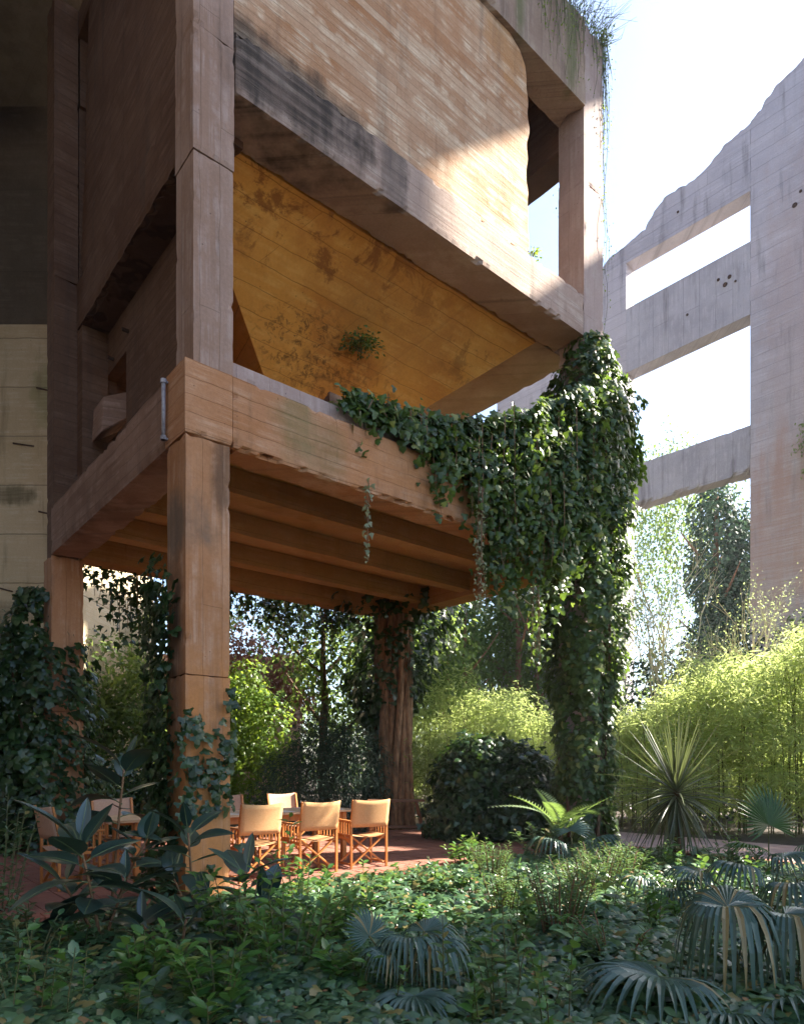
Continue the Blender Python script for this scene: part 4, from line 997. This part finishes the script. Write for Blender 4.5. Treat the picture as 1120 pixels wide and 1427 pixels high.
# ------------------------------------------------------------------ foreground bed
def bed_density(x, y):
    """1 inside the planted bed in front of the patio and left of the path"""
    dx, dy = x - OX, y - OY; a = dx * UR[0] + dy * UR[1]; b = dx * UL[0] + dy * UL[1]
    d = np.clip((.05 - b) / .25, 0, 1) * np.clip((7.42 - a) / .2, 0, 1)
    # thinner earth gap by the rubber plants, left
    gap = np.exp(-(((x + 3.2) / .9) ** 2 + ((y - 5.9) / .8) ** 2))
    return d * (1 - .92 * gap)
def cover_h(x, y):
    return .10 + .10 * noise.noise(Vector((x * .9, y * .9, 1))) + .07 * noise.noise(Vector((x * 2.7, y * 2.7, 4))) + .03
m = 60000
yy = 2.6 + 9.6 * rng.uniform(0, 1, m) ** 1.5; xx = rng.uniform(-1, 1, m) * (.66 * yy + .6)
k = rng.uniform(0, 1, m) < bed_density(xx, yy); xx, yy = xx[k], yy[k]
hh = np.array([cover_h(a_, b_) for a_, b_ in zip(xx, yy)])
m = len(xx)
P = np.stack([xx, yy, np.maximum(.015, hh * (1 - .75 * rng.uniform(0, 1, m) ** 2.2))], 1)
T = rnd(m, 1) * np.array([1, 1, .25]) + np.array([.1, -.45, -.25])
o = leaves('ground_ivy', M['cover'], P, rnd(m, .33) + np.array([0, -.25, 1]), T, .082 * rng.uniform(.5, 1.3, m), T_IVY)
tag(o, kind='stuff'); print('ground ivy', m)

def shrub(label, x, y, h, stems, lm, size, t=T_OVAL, spread=.35, per=16, z0=0, name='shrub', stem=M['stem'], whorl=False, cat='shrub', group=None, lean=(0, 0)):
    root = empty(name, (x, y, z0), 0, label=label, cat=cat, group=group)
    mb_ = MB(); P, Nn, T, S = [], [], [], []
    for s_ in range(stems):
        a_ = rng.uniform(0, 6.28); r_ = spread * math.sqrt(rng.uniform()); hs = h * rng.uniform(.65, 1.0)
        b0_ = np.array([math.cos(a_) * r_ * .4, math.sin(a_) * r_ * .4, 0]); tip = np.array([math.cos(a_) * r_ + lean[0], math.sin(a_) * r_ + lean[1], hs])
        pts = [b0_ + (tip - b0_) * q + np.array([0, 0, .06 * math.sin(q * 3.1)]) for q in np.linspace(0, 1, 6)]
        mb_.tube(pts, .008, .003, 4)
        for j in range(per):
            q = .18 + .82 * (j / per) ** .8; p = b0_ + (tip - b0_) * q; az = j * 2.4 + a_
            e = np.array([math.cos(az), math.sin(az), .25 + .8 * (q > .9)])
            P.append(p + e * .01); T.append(e + rng.normal(0, .2, 3)); Nn.append(np.array([-e[0] * .5, -e[1] * .5, 1]) + rng.normal(0, .25, 3)); S.append(size * rng.uniform(.65, 1.2) * (1.05 - .35 * (q > .93)))
    mb_.build('stem', stem, root, fixn=False)
    leaves('foliage', lm, P, Nn, T, S, t, root)
    return root
SH = [(-.75, 4.35, .62, 14, 'dense bright green shrub in the centre foreground, left of the fan palm'), (-1.15, 4.9, .72, 12, 'bright green shrub rising in front of the chairs'),
      (-.45, 5.1, .5, 9, 'low green shrub behind the small fan palm'), (-1.0, 3.75, .45, 12, 'leafy green shrub at the bottom edge below the corner column'),
      (-1.55, 4.1, .40, 10, 'bluish green low shrub at the bottom left of centre'), (-2.55, 4.55, .42, 12, 'dim small leaved shrub in the lower left corner'),
      (-3.6, 5.9, .45, 12, 'low dim shrub covering the paving edge at the far left'), (-2.9, 5.3, .4, 12, 'low shrub between the left edge and the nearest rubber plant'),
      (-3.9, 6.6, 1.15, 18, 'small leaved shrub at the left edge below the silo'), (-2.2, 3.9, .3, 10, 'low dim shrub at the very bottom left'),
      (-.95, 6.6, .62, 6, 'slender light green shoots standing before the middle chair'), (-.25, 4.2, .34, 8, 'small glossy shrub between the fronds of the small fan palm')]
for (x, y, h, s_, lb) in SH:
    dim = x < -1.8
    shrub(lb, x, y, h, s_, M['ivy_dark'] if False else (M['cover'] if dim else M['shrub']), .095 if not dim else .07, spread=.30 + .12 * (h > .6), per=18)
shrub('single tall shoot with a leafy tip in front of the middle chair', -1.18, 7.15, .98, 1, M['shrub'], .12, spread=.02, per=14)
# feathery fine-leaved plants, right of centre
for (x, y, h, s_, lb) in ((1.25, 5.4, .62, 26, 'soft feathery green plant with reddish stems, centre right of the bed'), (.95, 6.3, .5, 20, 'feathery green clump behind the soft red stemmed plant'),
                          (1.75, 6.7, .6, 20, 'upright feathery clump near the sword leaved plant'), (1.45, 4.7, .4, 14, 'feathery plant with bent brown stems near the lower right'), (2.2, 7.6, .55, 18, 'light feathery clump close to the path edge'),
                          (1.1, 8.3, .5, 18, 'feathery green clump in front of the ivy mound'), (2.75, 8.3, .5, 16, 'green tuft just left of the sword leaved plant foot')):
    shrub(lb, x, y, h, s_, M['feather'], .085, T_LANCE, .32, 34, name='feathery_plant', stem=M['stem_red'], cat='plant')
for i, (x, y, h, lb) in enumerate(((.3, 7.4, .32, 'low glossy plant in the sunny patch of ground ivy'), (.9, 9.6, .45, 'leafy clump at the terrace edge before the ivy mound'), (2.1, 10.2, .6, 'leafy clump at the foot of the ivy covered column'),
                                   (3.2, 9.0, .35, 'low plants beside the path edging, left'), (4.2, 8.6, .4, 'low plants beside the path edging, right'), (3.4, 6.8, .45, 'dark leafy plant in front of the right fan palm'), (4.4, 7.3, .5, 'leafy plant at the right edge of the bed'))):
    shrub(lb, x, y, h, 12, M['shrub'] if i % 2 else M['cover'], .10, spread=.45, per=16)

P, Nn, T, S = [], [], [], []
mb = MB()
for i in range(420):
    y = 3.3 + 6.5 * rng.uniform() ** 1.3; x = rng.uniform(-1, 1) * (.62 * y)
    if rng.uniform() > bed_density(x, y) or (y < 4.6 and .9 < x < 1.9): continue
    dn = noise.noise(Vector((x * .8, y * .8, 9)))
    if dn < -.12: continue
    h = rng.uniform(.14, .42) * (1 + dn); az0 = rng.uniform(0, 6.28); sz = rng.uniform(.055, .12); lx, ly = rng.normal(0, .07, 2)
    mb.tube([(x, y, 0), (x + lx * .4, y + ly * .4, h * .55), (x + lx, y + ly, h)], .005, .0025, 3)
    nl = int(rng.integers(8, 17))
    for j in range(nl):
        q = .35 + .65 * j / nl; az = az0 + j * 2.4; e = np.array([math.cos(az), math.sin(az), .2 + .7 * (q > .85)])
        P.append((x + lx * q, y + ly * q, h * q)); T.append(e + rng.normal(0, .25, 3)); Nn.append(np.array([-e[0] * .4, -e[1] * .4, 1]) + rng.normal(0, .3, 3)); S.append(sz * rng.uniform(.6, 1.2))
o = mb.build('undergrowth_stems', M['stem'], fixn=False); tag(o, kind='stuff')
P, Nn, T, S = map(np.array, (P, Nn, T, S)); sel = (np.arange(len(P)) // 60) % 3
for k_, (mt_, tm_) in enumerate(((M['shrub'], T_OVAL), (M['cover'], T_OVAL), (M['shrub'], T_IVY_S))):
    q = sel == k_; tag(leaves('undergrowth', mt_, P[q], Nn[q], T[q], S[q], tm_), kind='stuff')
# dead leaves and twigs between the ivy
m = 1500; yy = rng.uniform(3.2, 9, m); xx = rng.uniform(-.6, .6, m) * yy
M['dead'] = leafmat('dead_leaf', (.10, .05, .02), (.28, .17, .08), (.2, .12, .04), .1, .8, .2)
q = np.array([bed_density(a_, b_) for a_, b_ in zip(xx, yy)]) > .05; xx, yy = xx[q], yy[q]; m = len(xx)
tag(leaves('leaf_litter', M['dead'], np.stack([xx, yy, np.array([max(.012, cover_h(a_, b_) * .95) for a_, b_ in zip(xx, yy)])], 1), rnd(m, .3) + np.array([0, 0, 1]), rnd(m), .06 * rng.uniform(.5, 1.2, m), T_OVAL), kind='stuff')

m = 420; aa_ = rng.uniform(-3.5, 7.2, m); bb_ = rng.uniform(.3, 6, m) ** 1.0
tag(leaves('fallen_leaves', M['dead'], twn(np.stack([aa_, bb_, np.full(m, .052)], 1)), rnd(m, .22) + np.array([0, 0, 1]), rnd(m), .055 * rng.uniform(.5, 1.3, m), T_OVAL), kind='stuff')

# ---- rubber plants: big leaves, each one a part
def big_leaf_mesh(L_, W_, droop, fold=.12, nu=9, curl=0):
    vs = []; fs = []
    for i in range(nu + 1):
        u = i / nu; wd = W_ * .5 * (math.sin(math.pi * min(1, u ** .82)) ** .75) * (1 if u < .97 else .2)
        y = L_ * u; z = -droop * u * u * L_
        for k, s_ in enumerate((-1, -.5, 0, .5, 1)):
            vs.append((wd * s_, y, z + abs(s_) * fold * wd * 2 * .5 - (.015 * L_ if s_ == 0 else 0)))
    for i in range(nu):
        for k in range(4): a_ = i * 5 + k; fs.append((a_, a_ + 1, a_ + 6, a_ + 5))
    me = bpy.data.meshes.new('leaf'); me.from_pydata(vs, [], fs); me.update(); me.polygons.foreach_set('use_smooth', [True] * len(fs)); me.materials.append(M['rubber'])
    mr = bpy.data.meshes.new('midrib'); mb_ = MB()
    mb_.tube([(0, L_ * u - .0, -droop * u * u * L_ - .011 * L_) for u in np.linspace(-.16, .95, 7)], .0055, .0022, 4)
    mr.from_pydata(mb_.v, [], mb_.f); mr.update(); mr.materials.append(M['rubber_rib'])
    return me, mr
RL = [big_leaf_mesh(.38, .195, .28), big_leaf_mesh(.34, .18, .10), big_leaf_mesh(.42, .20, .5), big_leaf_mesh(.26, .09, .05)]
def orient(d, up=(0, 0, 1), roll=0):
    y = Vector(d).normalized(); x = y.cross(Vector(up))
    if x.length < 1e-3: x = Vector((1, 0, 0))
    x.normalize(); z = x.cross(y)
    m = Matrix((x, y, z)).transposed().to_4x4()
    return m @ Matrix.Rotation(roll, 4, 'Y')
def rubber(label, x, y, stems, z0=0):
    root = empty('rubber_plant', (x, y, z0), 0, label=label, cat='rubber plant', group='rubber plants at the foot of the tower')
    for (dx, dy, h, nl, sc_) in stems:
        mb_ = MB(); pts = [(dx * q ** 1.3, dy * q ** 1.3, h * q) for q in np.linspace(0, 1, 7)]
        mb_.tube(pts, .014, .009, 6); mb_.build('stem', M['stem_red'], root, smooth=True, fixn=False)
        a_ = rng.uniform(0, 6.28)
        for j in range(nl):
            q = 1 - .52 * (j / nl) ** 1.15; p = Vector((dx * q ** 1.3, dy * q ** 1.3, h * q)); az = a_ + j * 2.39996
            el = 1.15 - 1.35 * (j / nl) ** .8 + rng.normal(0, .12)
            d = Vector((math.cos(az) * math.cos(el), math.sin(az) * math.cos(el), math.sin(el)))
            v = 3 if j == 0 else int(rng.integers(0, 3)); s_ = sc_ * rng.uniform(.85, 1.12)
            o = bpy.data.objects.new('leaf', RL[v][0]); C.objects.link(o); o.parent = root
            o.matrix_local = Matrix.Translation(p + d * .05) @ orient(d, roll=rng.normal(0, .25)) @ Matrix.Scale(s_, 4)
            r_ = bpy.data.objects.new('midrib', RL[v][1]); C.objects.link(r_); r_.parent = o
    return root
rubber('big leaved rubber plant nearest the viewer at lower left', -2.22, 5.05, [(-.12, -.1, .86, 13, 1.15), (.15, .05, .52, 8, 1.0), (-.35, .15, .5, 7, 1.0)])
rubber('tall rubber plant with dark upright leaves before the far left column', -2.62, 6.15, [(.1, .05, 1.42, 12, 1.05), (.35, -.1, .75, 9, 1.0)])
rubber('rubber plant leaning against the left side of the corner column foot', -1.75, 5.75, [(-.05, .0, .85, 10, 1.0), (-.25, .2, .45, 8, 1.0)])
rubber('rubber plant with cupped leaves in front of the corner column, right', -1.22, 5.25, [(.02, .0, .60, 10, 1.0), (.12, .1, .34, 6, .9)])
rubber('low rubber plant shoots in the dark soil at the left', -1.55, 4.75, [(.05, 0, .34, 8, .85), (-.3, .1, .28, 7, .8)])

# ---- fan palms: each frond a part
def fan_mesh(name, R_, nseg, spread, droop, mat, split=.58, seed=0):
    Rn = random.Random(seed); vs = []; fs = []
    for i in range(nseg):
        t = (i + .5) / nseg; a_ = (t - .5) * spread; hw = spread / nseg * .5
        L_ = R_ * (1 - .28 * abs(t - .5) * 2) * Rn.uniform(.93, 1.03); dr = droop * Rn.uniform(.7, 1.35)
        o = len(vs); ns = 7
        for k in range(ns + 1):
            q = k / ns; r = L_ * q; wd = r * math.tan(hw) if q < split else (L_ * split * math.tan(hw)) * (1 - (q - split) / (1 - split)) ** .7
            bend = dr * max(0, q - .35) ** 2 * L_
            up = .22 * R_ * math.sin(q * 1.6) * (1 - .4 * abs(t - .5)) * .4
            for s_ in (-1, 0, 1):
                x_ = math.sin(a_) * r + math.cos(a_) * wd * s_; y_ = math.cos(a_) * r - math.sin(a_) * wd * s_
                vs.append((x_ * (1 - .15 * bend / R_), y_ * (1 - .25 * bend / R_), up - bend + (0 if s_ == 0 else wd * .55)))
        for k in range(ns):
            for s_ in range(2): b_ = o + k * 3 + s_; fs.append((b_, b_ + 1, b_ + 4, b_ + 3))
    me = bpy.data.meshes.new(name); me.from_pydata(vs, [], fs); me.update(); me.materials.append(mat); return me
def fan_palm(label, x, y, fronds, mat, R_=.42, nseg=26, spread=4.3, droop=1.4, z0=0, trunk_h=.12):
    root = empty('fan_palm', (x, y, z0), 0, label=label, cat='palm', group='fan palms in the bed')
    for i, (dx, dy, h, el, az, sc_, dr) in enumerate(fronds):
        me = fan_mesh('frond', R_, nseg, spread, dr, mat, seed=i + int(x * 10))
        o = bpy.data.objects.new('frond', me); C.objects.link(o); o.parent = root
        d = Vector((math.cos(az) * math.cos(el), math.sin(az) * math.cos(el), math.sin(el)))
        o.matrix_local = Matrix.Translation((dx, dy, h)) @ orient(d) @ Matrix.Scale(sc_, 4)
        mb_ = MB(); mb_.tube([(dx * q, dy * q, h * (q ** .7)) for q in np.linspace(0.02, 1, 7)], .010, .006, 5)
        mb_.build('petiole', M['stem'], root, smooth=True, fixn=False)
    mb_ = MB(); mb_.tube([(0, 0, -.02), (0, 0, trunk_h)], .05, .03, 8); mb_.build('trunk', M['bark'], root, smooth=True, fixn=False)
    return root
R90 = math.pi / 2
# (dx,dy,height of hub, elevation, azimuth of the blade axis, scale, droop)
fan_palm('small fan palm with drooping fronds at the bottom centre', .02, 4.05, [(-.22, .12, .37, 1.1, 2.2, .52, .5), (.02, .1, .36, .15, -1.9, .8, 2.2), (.16, .1, .33, .05, -.3, .85, 2.0), (.05, -.25, .13, .0, -1.5, .85, .7), (.12, .2, .38, .35, .9, .7, 1.5), (-.10, .0, .30, .1, 3.0, .6, 1.8)], M['fan'])
fan_palm('large fan palm with heavy drooping fronds in the lower right corner', 2.0, 4.0, [(-.05, .12, .56, .05, -1.5, 1.0, 3.4), (.3, .1, .52, .0, -1.0, 1.0, 3.4), (-.55, -.15, .22, .12, -2.7, 1.15, .8), (-.25, -.38, .08, .25, -1.8, .85, .8), (.1, -.35, .12, .5, -1.4, .95, .6), (.1, .4, .50, .4, 1.2, .9, 1.6)], M['fan'], .52, 30)
fan_palm('green fan palm with an upright frond beside the path on the right', 4.62, 8.6, [(0, 0, .68, 1.25, 1.9, 1.35, .15), (.35, -.3, .45, .2, -.8, 1.0, 1.0), (-.3, -.1, .4, .3, -2.6, .9, 1.0)], M['fan_green'], .44, 30)
fan_palm('bluish fan palm low at the right edge, behind the large one', 3.15, 5.9, [(.25, .2, .60, .15, -.4, 1.0, 1.4), (-.15, .15, .52, .2, -2.8, 1.0, 2.0), (.1, -.2, .42, .1, -1.7, 1.0, 2.4), (-.45, .3, .45, .1, 2.8, .95, 1.2)], M['fan'], .42, 26)
fan_palm('fan palm fronds lying low in the middle of the right-hand bed', 2.55, 6.6, [(-.2, .1, .30, .2, -2.6, .85, 1.8), (.2, 0, .34, .2, -.6, .9, 1.8), (0, -.15, .25, .1, -1.5, .8, 2)], M['fan'], .4, 24)
fan_palm('fan palm half buried in the plants by the foot of the ivy column', 2.4, 9.6, [(-.3, 0, .35, .3, -2.4, 1.1, 1.6), (.3, 0, .38, .3, -.7, 1.1, 1.6), (0, .1, .5, .9, 1.4, .9, .8)], M['fan'], .45, 24)

# ---- sword-leaved cordyline: each leaf a part
root = empty('cordyline', (3.92, 9.75, 0), 0, label='spiky sword leaved cordyline in front of the bamboo on the right', cat='cordyline')
mb = MB(); mb.tube([(0, 0, -.02), (.01, 0, .35), (0, 0, .7), (0, 0, 1.12)], .055, .045, 8); mb.build('trunk', M['bark'], root, smooth=True, fixn=False)
def strap_mesh(L_, wd, dr):
    vs = []; fs = []
    for k in range(9):
        q = k / 8; w_ = wd * (.55 + .45 * math.sin(math.pi * min(1, q * 1.5 + .1))) * (1 - q ** 5); bend = dr * q ** 2.4 * L_
        for s_ in (-1, 0, 1): vs.append((w_ * s_, L_ * q * (1 - .2 * dr * q), -bend + abs(s_) * w_ * .35))
    for k in range(8):
        for s_ in range(2): b_ = k * 3 + s_; fs.append((b_, b_ + 1, b_ + 4, b_ + 3))
    me = bpy.data.meshes.new('leaf'); me.from_pydata(vs, [], fs); me.update(); me.materials.append(M['strap']); return me
SM = [strap_mesh(1.15, .017, .02), strap_mesh(1.12, .019, .2), strap_mesh(1.12, .02, .5), strap_mesh(1.0, .02, .15)]
for i in range(180):
    q = i / 180; el = 1.52 - 2.95 * q ** .95; az = i * 2.39996
    d = Vector((math.cos(az) * math.cos(el), math.sin(az) * math.cos(el), math.sin(el)))
    v = 0 if q < .3 else (1 if q < .55 else 2) if q < .72 else 3
    o = bpy.data.objects.new('leaf', SM[v]); C.objects.link(o); o.parent = root
    o.matrix_local = Matrix.Translation((0, 0, 1.12 - .22 * q)) @ orient(d, roll=rng.normal(0, .3)) @ Matrix.Scale(rng.uniform(.85, 1.12), 4)

# ---- feather-leaved plant at the foot of the ivy column
def pinnate(L_, n_, ll_, dr):
    P, Nn, T, S = [], [], [], []
    for i in range(n_):
        q = .15 + .85 * i / n_; y_ = L_ * q; z_ = -dr * q * q * L_
        for s_ in (-1, 1):
            P.append((0, y_, z_)); T.append((s_ * 1.0, .55, -.25)); Nn.append((0, -.1, 1)); S.append(ll_ * math.sin(math.pi * (q * .8 + .15)))
    return np.array(P), np.array(Nn, float), np.array(T), np.array(S)
root = empty('fern', (2.30, 9.9, 0), 0, label='bright green arching fern fronds in front of the ivy covered column', cat='fern')
for i in range(11):
    P, Nn, T, S = pinnate(rng.uniform(.6, .95), 20, .17, .75)
    o = leaves('frond', M['fern'], P, Nn, T, S, T_LANCE, root); az = i * 2.4; el = rng.uniform(.8, 1.45)
    d = Vector((math.cos(az) * math.cos(el), math.sin(az) * math.cos(el), math.sin(el)))
    o.matrix_local = Matrix.Translation((0, 0, .28 + .03 * i)) @ orient(d)
mb = MB(); mb.tube([(0, 0, 0), (0, 0, .55)], .04, .03, 7); mb.build('trunk', M['bark'], root, fixn=False)
# pale fallen leaf
me, mr = big_leaf_mesh(.26, .13, .1); me.materials[0] = M['silver']
o = bpy.data.objects.new('fallen_leaf', me); C.objects.link(o); o.location = (1.92, 6.05, .24); o.rotation_euler = (.35, .2, 2.2)
tag(o, 'large silvery leaf lying on the ground ivy right of centre', 'leaf')


# ------------------------------------------------------------------ thin sunlit haze
m_, N, L = newmat('haze'); vp = N.new('ShaderNodeVolumePrincipled'); vp.inputs['Density'].default_value = .0005
vp.inputs['Color'].default_value = (.95, .97, 1, 1); vp.inputs['Anisotropy'].default_value = .3
o_ = N.new('ShaderNodeOutputMaterial'); L.new(vp.outputs[0], o_.inputs['Volume'])
mb = MB(); mb.box(-60, -40, -1.5, 60, 70, 33); hz = mb.build('haze', m_); tag(hz, kind='stuff')
sc.cycles.volume_bounces = 0
